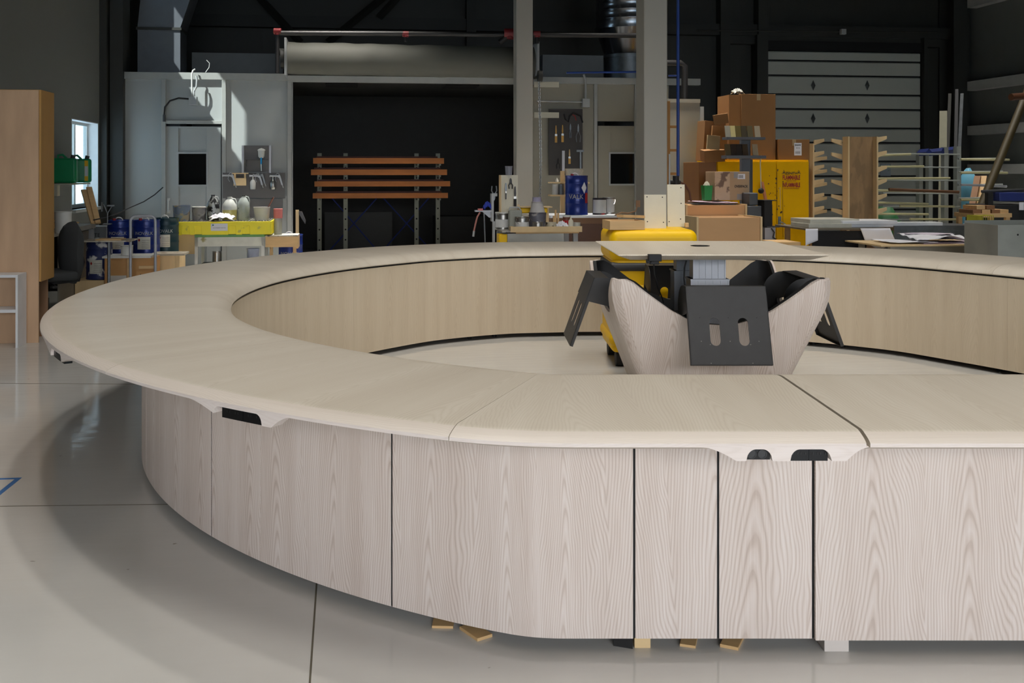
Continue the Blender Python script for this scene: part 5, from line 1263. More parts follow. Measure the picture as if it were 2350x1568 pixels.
# pieces on the right booth wall
boxthing('wall_batten','upper pale board fixed on the booth wall beside the post','board',(U(1226,vb-.04),U(1283,vb-.04),vb-.04,vb-.012,Z(201,1250,vb),Z(188,1250,vb)),CREAM,.002,'pale boards beside the post')
boxthing('wall_batten','lower pale board fixed on the booth wall beside the post','board',(U(1226,vb-.04),U(1283,vb-.04),vb-.04,vb-.012,Z(271,1250,vb),Z(258,1250,vb)),CREAM,.002,'pale boards beside the post')
jb=at('junction_box','grey junction box with conduit high on the right booth wall','junction box',U(1344,vb-.05),vb-.05,Z(247,1344,vb)); bx('box_body',(-.055,.055,-.05,.05,0,.13),GREYW,jb,.004); part('conduit',MB().tube([(.0,0,.13),(.0,0,.42),(-.03,0,.5)],.016,10),GREYW,jb,smooth=60); part('conduit',MB().tube([(-.05,0,.08),(-.75,0,.09)],.012,10),GREYW,jb,smooth=60)
# hanging chain
ch_=empty('lifting_chain',tuple(uv2w(U(1239,14.0),14.0,0)),ANG,'thin steel hand chain hanging from the shutter gear beside the post','chain'); z0=Z(470,1239,14.0); z1=Z(178,1239,14.0); n_=64
cm=MB(); cm.tube([(.014*math.cos(a),0,.020*math.sin(a)) for a in [2*PI*k/8 for k in range(8)]],.006,5,closed=True); l0=part('link',cm,CHROME,ch_,smooth=60)
for k in range(n_):
    l=l0 if k==0 else l0.copy()
    if k: COL.objects.link(l); l.parent=ch_
    l.location=(.012*math.sin(k*.07),0,z0+(z1-z0)*k/n_); l.rotation_euler=(0,0,(k%2)*PI/2); l.scale=(1,1,1.1)
part('shutter_gear',MB().cyl((-.03,0,z1+.02),(.03,0,z1+.02),.08,18),FRMD,ch_,smooth=40); bx('gear_arm',(-.02,.02,0,.4,z1+.01,z1+.04),FRMD,ch_)
# ================= right side of the hall =================
def P2(x0,x1,v): return U(x0,v),U(x1,v)
# sectional door in the back wall
v=VB-.22
sd=at('sectional_door','large white sectional overhead door in the back wall','overhead door',U(1930,v),v)
w=(U(2113,v)-U(1746,v))/2; zt=Z(119,1930,v); sec=76.5*S(1930,v)/2
z=zt;k=0
DW=mat('door_white',(176,178,170),.5,var=.03,vs=1)
zl=[119,142,176,219,252.5,295.5,329]; d_=[329]
while zl[-1]<560: zl.append(zl[-1]+ (43 if len(zl)%2==1 else 34))
for i in range(len(zl)-1):
    a=Z(zl[i],1930,v); b_=max(0,Z(zl[i+1],1930,v))
    if a<=0: break
    mb=MB(); mb.prism([(-.0,b_+.03),(.05,b_+.03),(.05,a),(.03,a),(0,a-.02)],-w,w,'x'); part('door_section',mb,DW,sd)
    mb=MB(); mb.box(-w,w,.03,.05,b_,b_+.03); part('section_joint',mb,DARK,sd)  # dark joint made tall, so the shadow along it is in the colour
def diamond(px,py):
    u_=U(px,v)-U(1930,v); zz=Z(py,px,v); a=.048; b_=.105
    mb=MB(); mb.add([(u_-a,-.004,zz),(u_,-.004,zz-b_),(u_+a,-.004,zz),(u_,-.004,zz+b_),(u_,-.03,zz)],[(0,1,4),(1,2,4),(2,3,4),(3,0,4),(0,3,2,1)]); part('diamond_vent',mb,mat('diamond_grey',(66,70,70),.4),sd)
for px in (1866,1990):
    for py in (196,272,348,424): diamond(px,py)
for x in (-w-.1,w+.03): bx('side_track',(x,x+.07,-.1,.15,0,zt+.3),FRMD,sd)
bx('top_lintel',(-w-.1,w+.1,.0,.2,zt+.01,zt+.2),DARK,sd)
# conduit on the wall above
o=part('wall_conduit',MB().tube([uv2w(U(1600,VB-.3),VB-.3,Z(72,1700,VB-.3)),uv2w(U(2150,VB-.3),VB-.3,Z(74,2150,VB-.3))],.014,8),FRMD); tag(o,'thin conduit with a small box high above the sectional door','conduit')
o2=boxthing('wall_sensor','small grey box on the high conduit above the sectional door','sensor',(U(1929,VB-.36),U(1940,VB-.36),VB-.40,VB-.32,Z(79,1934,VB-.36),Z(67,1934,VB-.36)),GREYW)
# yellow safety cabinet
v=12.2
x0,x1=P2(1646,1857,v); w=(x1-x0)/2; zt=Z(367,1760,v)
YC=mat('safety_yellow',(226,170,0),.55,var=.03,spec=.1)
sc_=at('safety_cabinet','tall yellow metal cabinet with red lettering for flammable liquids','cabinet',(x0+x1)/2,v)
bx('cabinet_body',(-w,w,.02,.75,.0,zt),YC,sc_,.004)
xm=U(1782,v)-(x0+x1)/2
dl=bx('door',(-w+.005,xm-.003,0,.018,.05,zt-.02),YC,sc_,.003); dr=bx('door',(xm+.003,w-.005,0,.018,.05,zt-.02),YC,sc_,.003)
bx('handle_plate',(xm+.02,xm+.06,-.006,0,Z(517,1790,v),Z(497,1790,v)),STEEL,dr); part('handle',MB().tube([(xm+.04,-.015,Z(508,1790,v)),(xm+.10,-.03,Z(514,1800,v)),(xm+.13,-.03,Z(520,1806,v))],.008,8),CHROME,dr,smooth=50)
tx=U(1816,v)-(x0+x1)/2; s_=S(1816,v); RD=mat('cabinet_red',(150,24,20),.5)
text('lettering','FLAMMABLE',.078,RD,dr,(tx,-.0015,Z(408,1816,v)),bold=.0025,sx=.56); text('lettering','INFLAMMABLE',.078,RD,dr,(tx,-.0015,Z(425,1816,v)),bold=.0025,sx=.47)
text('lettering','KEEP FIRE AWAY',.018,RD,dr,(tx,-.0015,Z(415.5,1816,v))); text('lettering','LIQUIDES INFLAMMABLES',.018,RD,dr,(tx,-.0015,Z(432.5,1816,v)))
text('lettering','ZENITH',.045,INK,dr,(tx,-.0015,Z(398,1816,v)),bold=.001)
for dx in (-.10,.10):
    zz=Z(396,1816,v); mb=MB()
    for k in range(3):
        a=PI/2+2*PI*k/3;b_=PI/2+2*PI*(k+1)/3; mb.tube([(tx+dx+.03*math.cos(a),-.001,zz+.03*math.sin(a)),(tx+dx+.03*math.cos(b_),-.001,zz+.03*math.sin(b_))],.0018,5)
    part('flame_triangle',mb,INK,dr); mb=MB(); mb.prism([(tx+dx-.009,zz-.008),(tx+dx+.009,zz-.008),(tx+dx+.007,zz+.004),(tx+dx+.001,zz+.016),(tx+dx-.003,zz+.004),(tx+dx-.008,zz+.006)],-.002,0,'y'); part('flame_mark',mb,INK,dr)
r_=random.Random(4)
mb=MB()
for i in range(26):
    px=1770+r_.gauss(8,14); py=r_.uniform(385,500); rr=r_.uniform(.003,.012); c=(U(px,v)-(x0+x1)/2,-.001,Z(py,px,v)); mb.cyl(c,(c[0],-.0025,c[2]),rr,8)
part('paint_spots',mb,mat('dark_paint_spot',(70,46,14),.5),dl)['kind']='stuff'
for px,y0,y1,m in ((1783,395,500,INK),(1790,430,480,CREAM),(1772,470,560,INK),(1796,420,545,INK)):
    part('paint_run',MB().tube([(U(px,v)-(x0+x1)/2,-.0015,Z(y0,px,v)),(U(px+1,v)-(x0+x1)/2,-.0015,Z(y1,px,v))],.0018,5),m,dl if px<1782 else dr)
# cartons on and beside it
def carton(label,x0,x1,y0,y1,v,dep,z0=None,m=CARD,rz=0,flaps=False,tape=True,group=None):
    u0,u1=P2(x0,x1,v); zt=Z(y0,(x0+x1)/2,v); zb=Z(y1,(x0+x1)/2,v) if z0 is None else z0
    e=at('cardboard_box',label,'box',(u0+u1)/2,v,zb,rz,group); w=(u1-u0)/2; bx('box_body',(-w,w,0,dep,0,zt-zb),m,e,.003)
    if tape: bx('tape_strip',(-.025,.025,-.001,0,zt-zb-.08,zt-zb),mat('packing_tape',(168,140,100),.4),e)
    return e,w,zt-zb
ct=zt
e,w_,h_=carton('very tall brown cardboard box on the left of the yellow cabinet',1702,1780,216,367,v+.12,.45,ct)
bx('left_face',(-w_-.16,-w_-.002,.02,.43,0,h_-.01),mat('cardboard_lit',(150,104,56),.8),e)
pl_=rag('clear plastic wrap peak on top of the tall cardboard box',U(1692,v+.3),v+.3,ct+h_,.14,.14,.09,CLEAR,8,'plastic_wrap','plastic wrap')
e,w_,h_=carton('squat cardboard box with white barcode label at the right end of the yellow cabinet',1787,1858,320,367,v+.08,.45,ct)
lb=bx('shipping_label',(-.0,.10,-.0015,0,h_*.22,h_*.83),PAPER,e)
for k in range(9): bx('barcode_bar',(.018+k*.0075,.018+k*.0075+(.002 if k%3 else .004),-.0022,-.0015,h_*.30,h_*.42),INK,lb)
text('lettering','SHAW',.028,INK,lb,(.05,-.0022,h_*.72),bold=.001); text('lettering','4019 20',.016,INK,lb,(.05,-.0022,h_*.58))
# pile of flattened cartons left of the tall box
for i,(x0_,x1_,y0_,y1_,dv,m,rz,l) in enumerate(((1612,1662,278,370,.25,CARD,.1,'largest crumpled carton at the back of the pile left of the tall box'),(1618,1664,345,372,.02,CARD,-.1,'lowest torn carton of the pile'),(1622,1652,311,343,.0,mat('pale_flap',(150,128,92),.8),.12,'small pale torn flap on the front of the carton pile'),(1640,1672,262,285,.12,CARD,-.25,'folded carton flap on top of the pile'),(1630,1668,290,346,.14,mat('cardboard_lit',(0,0,0)),.15,'printed carton flap in the middle of the pile'))):
    vv=v+dv-.05; u0,u1=P2(x0_,x1_,vv); z0_,z1_=Z(y1_,x0_,vv),Z(y0_,x0_,vv)
    o=part('torn_carton',MB().box(-(u1-u0)/2,(u1-u0)/2,0,.03 if i in (2,3,4) else .22,0,z1_-z0_),m,bev=.002); put(o,(u0+u1)/2,vv,z0_,0,l,'carton','torn cartons'); o.rotation_euler=(.1*(i%2),rz*.6,ANG+rz)
boxthing('yellow_drawer_unit','low brown cupboard side under the torn cartons','cupboard',(x0-.24,x0-.01,v,v+.6,0,Z(372,1620,v)),mat('brown_side',(120,78,36),.6),.003)
# grey steel stand with two sample trays
v=11.7
gs=at('sample_stand','grey steel post with two tray shelves of colour sample strips','stand',U(1712,v),v)
bx('post',(-.058,.058,0,.06,0,Z(300,1712,v)),mat('stand_grey',(84,86,92),.5),gs); bx('post_edge',(.06,.085,.0,.06,0,Z(366,1712,v)),DGREY,gs)
def sampletray(xa,xb,y0,y1,strips,lb):
    u0,u1=U(xa,v-.1)-U(1712,v),U(xb,v-.1)-U(1712,v); zz=Z(y1,(xa+xb)/2,v-.1); zz2=Z(y0,(xa+xb)/2,v-.1)
    t=bx('tray_shelf',(u0,u1,-.16,0.0,zz,zz2),mat('stand_grey',(0,0,0)),gs,.002)
    for i,(px,c) in enumerate(strips):
        u_=U(px,v-.1); ss=part('sample_board',MB().box(-.034,.034,-.006,.006,0,.14),mat('sample_%d_%d_%d'%c,c,.5),bev=.001); put(ss,u_,v-.09,zz2+.002,0,'%s sample board, %s in the %s tray of the grey stand'%(('pale','dark','ochre','brown')[0 if sum(c)>420 else (1 if sum(c)<200 else (2 if c[2]<60 else 3))],('first','second','third','fourth','fifth','sixth')[i],lb),'sample board','colour samples in the trays'); ss.rotation_euler=(-.25,0,ANG)
sampletray(1664,1752,315,321,((1672,(150,144,128)),(1683,(190,176,120)),(1696,(94,80,30)),(1709,(60,50,26)),(1723,(84,74,44)),(1740,(150,136,112))),'upper')
sampletray(1662,1754,357,364,((1672,(96,78,44)),(1685,(52,34,18)),(1698,(46,32,20)),(1712,(70,50,26)),(1735,(170,150,120))),'lower')
# knob on a wire in front of the yellow cabinet
lm=at('ball_cord','black ball hanging on a pale cord in front of the yellow cabinet','cord',U(1745,v),v-.02,0); zb_=Z(438,1745,v)
part('ball',MB().lathe([(0,-.035)]+[(.035*math.cos(a),.035*math.sin(a)) for a in [-PI/2+PI*k/10 for k in range(1,10)]]+[(0,.035)],16,Matrix.Translation((0,0,zb_))),RUB,lm,smooth=60)
part('cord_line',MB().tube([(0,0,zb_+.03),(-.01,0,Z(375,1745,v)),(-.02,-.05,Z(357,1742,v))],.006,6),CREAM,lm,smooth=50)
# wooden drawer boxes
v=10.2; DB=mat('drawer_birch',(196,152,104),.55,var=.05,vs=2,stretch=(1,1,4))
def drawerbox(label,x0,x1,y0,y1,v,dep,z0=0,dark=True):
    u0,u1=P2(x0,x1,v); zt=Z(y0,(x0+x1)/2,v); e=at('timber_box',label,'box',(u0+u1)/2,v,z0); w=(u1-u0)/2; h=zt-z0
    bx('front_panel',(-w+.025,w-.025,0,.018,0,h),DB,e,.001); bx('side_panel',(-w,-w+.022,-.01,dep,0,h+.01),PLYB,e,.001); bx('side_panel',(w-.022,w,-.01,dep,0,h+.01),PLYB,e,.001); bx('back_panel',(-w+.025,w-.025,dep-.02,dep,0,h),DB,e); bx('lid',(-w+.025,w-.025,.02,dep-.022,h-.02,h-.004),DB,e); return e,h,w
e2,h2,w2=drawerbox('front birch box with raised side edges behind the lifting table',1598,1749,500,570,v,.45)
e3,h3,w3=drawerbox('middle birch box just behind the front one',1579,1720,498,560,v+.5,.3)
zc3=h3
e4,h4,w4=drawerbox('upper birch box carrying the mauve sheets and green bin',1573,1714,471,498,v+.82,.6)
zt=h4; vv=v+1.05
sh_=at('foam_sheets','thin mauve packing sheets lying on the upper birch box','sheets',U(1637,vv),vv,zt+.012)
for i,(a,b_,c) in enumerate(((-.25,.22,.0),(-.22,.24,.012),(-.20,.15,.022))):
    mb=MB(); mb.grid(lambda s,t:(a+(b_-a)*s,-.15+.4*t,c+.006*math.sin(5*s+i)),10,4); o=part('sheet',mb,PURPLE if i else DGREY,sh_,smooth=60); o.modifiers.new('s','SOLIDIFY').thickness=.008
zs_=zt+.048
gbn=at('green_bin','small green open bin with crumpled paper standing on the mauve sheets','bin',U(1626,vv),vv+.05,zs_); a=10*S(1626,vv)
mb=MB(); h=34*S(1626,vv); mb.add([(-a*.8,-.04,0),(a*.8,-.04,0),(a*.8,.06,0),(-a*.8,.06,0),(-a,-.05,h),(a,-.05,h),(a,.07,h),(-a,.07,h)],[(0,3,2,1),(0,1,5,4),(1,2,6,5),(2,3,7,6),(3,0,4,7)]); o=part('bin_body',mb,mat('bin_green',(18,130,50),.4),gbn); o.modifiers.new('s','SOLIDIFY').thickness=.003
pr_=rag('x',0,0,0,.07,.07,.07,CREAM,21); pr_.parent=gbn; pr_.location=(0,.01,h*.75); pr_.rotation_euler=(0,0,0); pr_.name='crumpled_paper'
for k in ('label','category'): del pr_[k]
pr_.scale=(1,1,1.4)
e=at('overpack_box','brown cardboard box lettered in black on the mauve sheets','box',U(1680,vv),vv,zs_,.0); u0,u1=P2(1638,1718,vv); zt_=Z(394,1680,vv); h=zt_-zs_; w=(u1-u0)/2
bx('box_body',(-w,w,0,.3,0,h),CARD2,e,.003); bx('shaded_side',(-w+.002,-w+.185,-.0012,0,.003,h-.003),mat('smudged_card',(196,170,142),.8,dirt=(120,98,84),ds=7,dth=.5),e)  # left part of the front in blotchy paler and darker card
text('lettering','OVERPACK',.04,INK,e,(w*.52,-.0014,h*.48),bold=.001,sx=.8); lb=bx('barcode_label',(w*.32,w*.75,-.0022,-.0012,h*.74,h*.92),PAPER,e)
for k in range(8): bx('barcode_bar',(w*.38+k*.007,w*.38+k*.007+.003,-.003,-.0022,h*.77,h*.88),INK,lb)
bx('clear_tape',(w*.1,w*.35,-.0022,-.0012,h*.78,h*.99),mat('clear_tape_grey',(150,146,144),.3),e); bx('plastic_sleeve',(w*.28,w*.6,-.0022,-.0012,.01,h*.22),mat('clear_tape_grey',(0,0,0)),e)
# grey sander
v=11.0
sn=at('belt_sander','grey workshop sander with black column beside the birch boxes','sander',U(1732,v),v)
softbox('lower_housing',(-.085,.085,0,.3,0,Z(473,1732,v)),mat('machine_grey',(74,76,80),.5),sn,.012); softbox('upper_housing',(-.055,.055,.03,.25,Z(472,1732,v),Z(443,1732,v)),mat('machine_grey',(0,0,0)),sn,.015)
bk_=at('black_cabinet','black box column in front of the yellow cabinet','box',U(1759,v),v-.05)
bx('column_body',(-.046,.046,0,.2,Z(519,1759,v),Z(461,1759,v)),RUB,bk_); bx('top_plate',(-.06,.09,-.03,.2,Z(461,1759,v),Z(460,1759,v)+.004),RUB,bk_); bx('table_plate',(-.04,.11,-.06,.2,Z(519,1759,v)-.01,Z(519,1759,v)),DGREY,bk_); bx('pale_base',(-.04,.085,0,.2,0,Z(520,1759,v)-.01),ALU,bk_)
part('cable',MB().tube([(.03,-.02,Z(521,1765,v)-.012),(.06,-.03,Z(532,1770,v)),(.045,-.03,Z(544,1768,v)),(.08,-.03,Z(548,1775,v))],.006,6),RUB,bk_,smooth=50)
stick('brown broom handle leaning against the yellow cabinet',(U(1783,11.9),11.7,0.0),(U(1750,12.1),12.12,Z(418,1752,12.1)),.03,.03,mat('broom_brown',(140,84,50),.6),name='broom_handle',cat='broom handle')
# offcut pile right end
boxthing('board_stack','thin stack of brown boards behind the right end of the lifting table top','boards',(U(1782,10.4),U(1838,10.4),10.4,10.8,0,Z(556,1810,10.4)),PINE,.003)
# plywood racks with short arms
def armrack(label,x0,x1,y0,v,arms,ply=True,rz=0):
    u0,u1=P2(x0,x1,v); zt=Z(y0,(x0+x1)/2,v); w=(u1-u0)/2; e=at('plywood_rack',label,'rack',(u0+u1)/2,v,0,0,'plywood arm racks')
    bx('back_panel',(-w,w,0,.02,0,zt),mat('mottled_ply',(150,120,84),.6,var=.2,vs=4,stretch=(2,2,.8),dirt=(132,106,74),ds=3,dth=.5),e); bx('side_post',(-w-.02,-w,-.10,.05,0,zt),PLYB,e); bx('side_post',(w,w+.02,-.10,.05,0,zt),PLYB,e)
    for (side,py,ln,fr) in arms:
        zz=Z(py,x0,v); y0_=-.10 if fr else .06
        mb=MB()
        if side<0: pr=[(-w-.02,zz),(-w-.02,zz+.07),(-w-.02-ln,zz+.09),(-w-.02-ln,zz+.05)]
        else: pr=[(w+.02,zz),(w+.02,zz+.07),(w+.02+ln,zz+.09),(w+.02+ln,zz+.05)]
        mb.prism(pr,y0_,y0_+.025,'y'); part('arm',mb,PLYB,e,bev=.001)
    return e
ar=[(1,y,.12,True) for y in (328,362,396,426,460,492)]+[(-1,y,.14,False) for y in (334,366,400,428,462,494)]
armrack('plywood board rack with short arms on both sides before the overhead door',1941,2003,314,12.3,ar)
for px,py in ((1950,345),(1950,378),(1950,430),(2000,345),(2000,428),(2000,470)): pass
ar=[(1,y,.14,True) for y in (334,362,393,426,458,488)]+[(1,y+9,.26,False) for y in (365,395,425,458,488)]
armrack('second arm rack mostly hidden behind the yellow cabinet edge',1840,1858,330,12.9,ar)
# cantilever rack of steel posts with rods
v=13.4; x0=U(2158,v)
cr_=at('cantilever_rack','grey steel post rack with blue top rails and many thin arms','rack',x0,v)
posts=((2114,345,.9),(2136,342,.6),(2172,338,.3),(2201,336,0))
GS=mat('grey_rack_steel',(158,162,156),.5)
for px,py,dv in posts:
    u_=U(px,v+dv)-x0; bx('post',(u_-.032,u_+.032,dv,dv+.09,0,Z(py,px,v+dv)),GS,cr_)
for (a,b_) in (((2110,346),(2132,344)),((2132,346),(2165,342)),((2168,342),(2192,339))):
    p=(U(a[0],v+.5)-x0,.5-.0,Z(a[1],a[0],v+.5)-.03); q=(U(b_[0],v+.3)-x0,.3,Z(b_[1],b_[0],v+.3)-.03); part('blue_rail',MB().tube([p,q],.05,4),BLUEM,cr_)
for y in (353,383,413,443,473,503): 
    u_=U(2197,v)-x0; part('arm',MB().tube([(u_-1.15,-.02,Z(y,2150,v)),(u_+.02,-.02,Z(y,2150,v)-.01)],.012,6),GS,cr_)
    part('arm',MB().tube([(u_,-.03,Z(y+12,2250,v)),(u_+.68,-.03,Z(y+12,2250,v)+.01)],.014,6),GS,cr_)
RODC=mat('pale_rods',(190,184,140),.5,var=.1); RODB=mat('brown_rod',(96,62,34),.5)
rods=[(2018,357,2090,354,RODC,'topmost yellow ringed rod on the left arms of the steel rack'),(2020,383,2120,382,RODC,'second yellow ringed rod on the steel rack'),(2012,410,2180,409,RODC,'long pale rod on the middle of the steel rack'),(2040,435,2200,441,RODB,'long brown slat lying across the steel rack'),(2010,437,2180,440,RODC,'pale rod just below the brown slat'),(2015,465,2130,468,RODC,'short pale rod low on the steel rack'),(2065,473,2190,474,RODC,'pale rod with ochre end on the steel rack'),(2012,491,2130,492,RODC,'second lowest pale rod of the steel rack'),(2088,503,2200,504,RODC,'lowest pale rod with ochre end on the steel rack'),(2205,366,2316,367,RODC,'upper pale rod on the right arms of the steel rack'),(2205,397,2312,397,RODC,'second pale rod on the right arms of the steel rack'),(2205,424,2310,428,ALU,'white tube on the right arms of the steel rack'),(2205,459,2308,459,RODC,'lower pale rod on the right arms of the steel rack'),(2205,487,2308,488,RODC,'lowest pale rod on the right arms of the steel rack')]
for a,b_,c,d,m,l in rods:
    vv=v-(.14 if m is RODB else .06); p=uv2w(U(a,vv),vv,Z(b_,a,vv)); q=uv2w(U(c,vv),vv,Z(d,c,vv)); o=part('slender_rod',MB().tube([p,q],.016 if m is not RODB else .022,8),m,smooth=60); tag(o,l,'rod','rods on the steel rack')
# things behind the rack by the corner
v=15.5
for px,top,lean,m,l in ((2180,215,-14,FRMD,'dark leaning board in the right back corner'),(2196,205,-8,DGREY,'black leaning bar in the right back corner'),(2208,215,-18,STEEL,'leaning metal strip in the right back corner'),(2165,255,-4,mat('dim_cream',(128,126,108),.6),'pale leaning board beside the overhead door')):
    p=(U(px+lean,v),v,0); q=(U(px,v+.5),v+.5,Z(top,px,v+.5)); stick(l,p,q,.12 if top==255 else .05,.03,m,name='leaning_board',cat='board',group='boards leaning in the back corner')
v=14.6
bg_=at('blue_bag','light blue plastic bag standing behind the steel rack','bag',U(2222,v),v); zt=Z(386,2222,v)
mb=MB(); pr=[(0,0),(.16,.02),(.20,.3),(.17,zt*.5),(.20,zt*.75),(.13,zt*.9),(.05,zt*.97),(.03,zt),(0,zt)]
mb.lathe(pr,24); o=part('bag_body',mb,mat('bag_blue',(96,160,186),.5,var=.1,vs=3),bg_,smooth=60); tx_=bpy.data.textures.new('crease','CLOUDS'); tx_.noise_scale=.15; dm=o.modifiers.new('d','DISPLACE'); dm.texture=tx_; dm.strength=.08
for px,l in ((2232,'left'),(2246,'right')): stick('%s brown timber leaning against the blue bag'%l,(U(px-28,v-1.0),v-1.0,0),(U(px+12,v-.4),v-.4,Z(405,px,v-.4)),.09,.04,PINE if l=='right' else mat('brown_timber',(140,100,66),.6),name='leaning_timber',cat='timber',group='timbers at the blue bag')
mb=MB(); p=uv2w(U(2255,12.6),12.6,Z(440,2255,12.6)*0); q=uv2w(U(2370,13.6),13.6,Z(180,2370,13.6))
p=uv2w(U(2185,12.4),12.4,0); o=part('long_pole',MB().tube([p,q],.055,12),mat('olive_pole',(70,58,26),.6),smooth=60); tag(o,'thick olive brown pole leaning across the right wall','pole')
mb=MB(); o=part('cross_pole',MB().tube([uv2w(U(2320,11.9),11.9,Z(223,2320,11.9)),uv2w(U(2450,12.1),12.1,Z(212,2450,12.1))],.045,12),mat('red_brown_pole',(78,44,20),.6),smooth=60); tag(o,'short brown pole end poking in level from the right edge','pole')
o=boxthing('pole_post','post outside the right edge carrying the level pole','post',(U(2430,12.05)-.05,U(2430,12.05)+.05,12.15,12.25,0,3.0),FRMD)
v=12.0
bm_=at('black_machine','black and blue workshop machine at the right wall','machine',U(2310,v),v)
bx('machine_body',(-.25,.4,0,.5,0,Z(470,2310,v)),RUB,bm_,.01); part('top_bar',MB().tube([(-.28,.1,Z(440,2270,v)),(.4,.1,Z(436,2350,v))],.02,8),DGREY,bm_); bx('blue_guard',(-.1,.3,.0,.3,Z(462,2310,v),Z(442,2310,v)),BLUEM,bm_,.01); bx('machine_leg',(-.27,-.20,-.02,.05,0,Z(442,2270,v)),RUB,bm_); bx('white_tag',(.16,.22,-.03,-.02,Z(482,2345,v),Z(464,2345,v)),PAPER,bm_)
v=11.3
wbx=at('timber_blocks','stack of short brown timber blocks on a wooden trestle','timber blocks',U(2270,v),v)
zt=Z(490,2260,v); bx('trestle_top',(-.2,.3,0,.4,zt-.05,zt),PINE,wbx)
for x in (-.18,.24):
    for y in (.02,.34): bx('trestle_leg',(x,x+.05,y,y+.05,0,zt-.05),PINE,wbx)
for i,(x,z_) in enumerate(((-.2,0),(-.08,0),(.05,0),(-.15,.05),(-.02,.05),(.16,0))): bx('block',(x,x+.11,.02,.3,zt+z_,zt+z_+.045),PINE if i%2 else mat('brown_timber',(0,0,0)),wbx,.002)
ym_=at('yellow_mesh_basket','yellow wire mesh basket under the timber blocks','basket',U(2262,v-.6),v-.6); a=.10; h=Z(495,2262,v-.6)
mb=MB()
for k in range(9): 
    x=-a+2*a*k/8; mb.cyl((x,0,0),(x,0,h),.004,4)
for k in range(12): zz=h*k/11; mb.cyl((-a,0,zz),(a,0,zz),.004,4); mb.cyl((-a,0,zz),(-a,.2,zz),.004,4); mb.cyl((a,0,zz),(a,.2,zz),.004,4)
part('wire_mesh',mb,mat('mesh_yellow',(170,160,40),.5),ym_); bx('backing',(-a,a,.2,.21,0,h),mat('mesh_yellow',(0,0,0)),ym_)
# green hose heap by the door
v=14.2
gh=at('green_tarp','dark green covered heap at the foot of the overhead door','cover',U(2036,v),v)
mb=MB(); pr=[(0,0),(.30,0),(.26,Z(490,2036,v)*.8),(.12,Z(475,2036,v)),(0,Z(474,2036,v))]; mb.lathe(pr,20,Matrix.Translation((0,.1,0))); part('cover_cloth',mb,mat('tarp_green',(24,92,44),.6),gh,smooth=60)
boxthing('paper_sign','yellow and blue safety sheet on the overhead door','sign',(U(2021,VB-.24),U(2044,VB-.24),VB-.24,VB-.225,Z(404,2030,VB-.24),Z(376,2030,VB-.24)),mat('sheet_grey_blue',(150,160,170),.6,dirt=(40,120,60),ds=6),0)
# ---- tables with boards and paper in front
def tableobj(label,x0,x1,y,v,dep,m,th=.02,legs=True,legm=None):
    u0,u1=P2(x0,x1,v); zt=Z(y,(x0+x1)/2,v); e=at('work_table',label,'table',(u0+u1)/2,v); w=(u1-u0)/2
    bx('table_top',(-w,w,0,dep,zt-th,zt),m,e,.001)
    for x in (-w*.8,w*.7):
        for yy in (.05,dep-.1): bx('leg',(x,x+.05,yy,yy+.05,0,zt-th),legm or PINE,e)
    return e,zt,w
v=10.3
e,zt,w=tableobj('table with a black skirt carrying wrapped white boards right of the yellow cabinet',1850,2032,524,v,.8,mat('dark_plank',(96,88,74),.6),.02)
bx('black_skirt',(-w*.8,w*.55,.03,.05,.1,zt-.03),DARK,e); bx('end_panel',(w*.56,w*.8,.03,.05,.0,zt-.03),PLY,e)
zz=zt
for i,(xa,xb,ya,yb,m,l,rz) in enumerate(((1856,1955,511,520,mat('wrapped_grey',(186,184,172),.4,var=.1,vs=10),'board wrapped in grey film on the left of the black skirted table',.0),(1925,2050,514,521,WHITE,'lower white board on the black skirted table',.02),(1935,2060,503,513,WHITE,'upper white board on the black skirted table',-.02),(1856,1972,498,509,mat('wrapped_grey',(0,0,0)),'film wrapped board lying over the other wrapped board',.04))):
    vv=v+.08+.05*(i%2); u0,u1=P2(xa,xb,vv); hh=max(.02,(yb-ya)*S(xa,vv)); zb={0:zt+.001,1:zt+.001,2:zt+.038,3:zt+.047}[i]
    boxthing('flat_board',l,'board',(u0,u1,vv,vv+.45,zb,zb+(.045 if i in (0,3) else .036)),m,.003,'boards on the skirted table',rz)
o=part('hanging_paper',MB().grid(lambda s,t:(-.22+.34*s+.06*t,-.01-.02*math.sin(3*s),-.24*t*(1-.5*abs(s-.45)*1.6)),14,8),PAPER,smooth=60,solid=.003); put(o,U(2015,v),v-.02,zt-.001,0,'white paper sheet hanging down from the black skirted table','paper')
o=part('hanging_paper',MB().grid(lambda s,t:(-.08+.14*s,-.01,-.18*t*(1-.3*s)),8,6),PAPER,smooth=60,solid=.003); put(o,U(1862,v),v-.02,zt-.001,0,'small white paper hanging beside the yellow cabinet','paper')
# steel trough behind
v=11.2
e,zt2,w=tableobj('long grey steel bench behind the paper covered table',2052,2245,518,v,.5,STEEL,.06,True,STEEL)
bx('steel_side',(-w,w,.0,.02,zt2-.35,zt2-.061),STEEL,e)
boxthing('flat_board','long white melamine board lying on the grey steel bench','board',(U(2050,v-.05),U(2170,v-.05),v+.02,v+.2,zt2+.001,zt2+.04),WHITE,.002,None,-.08)
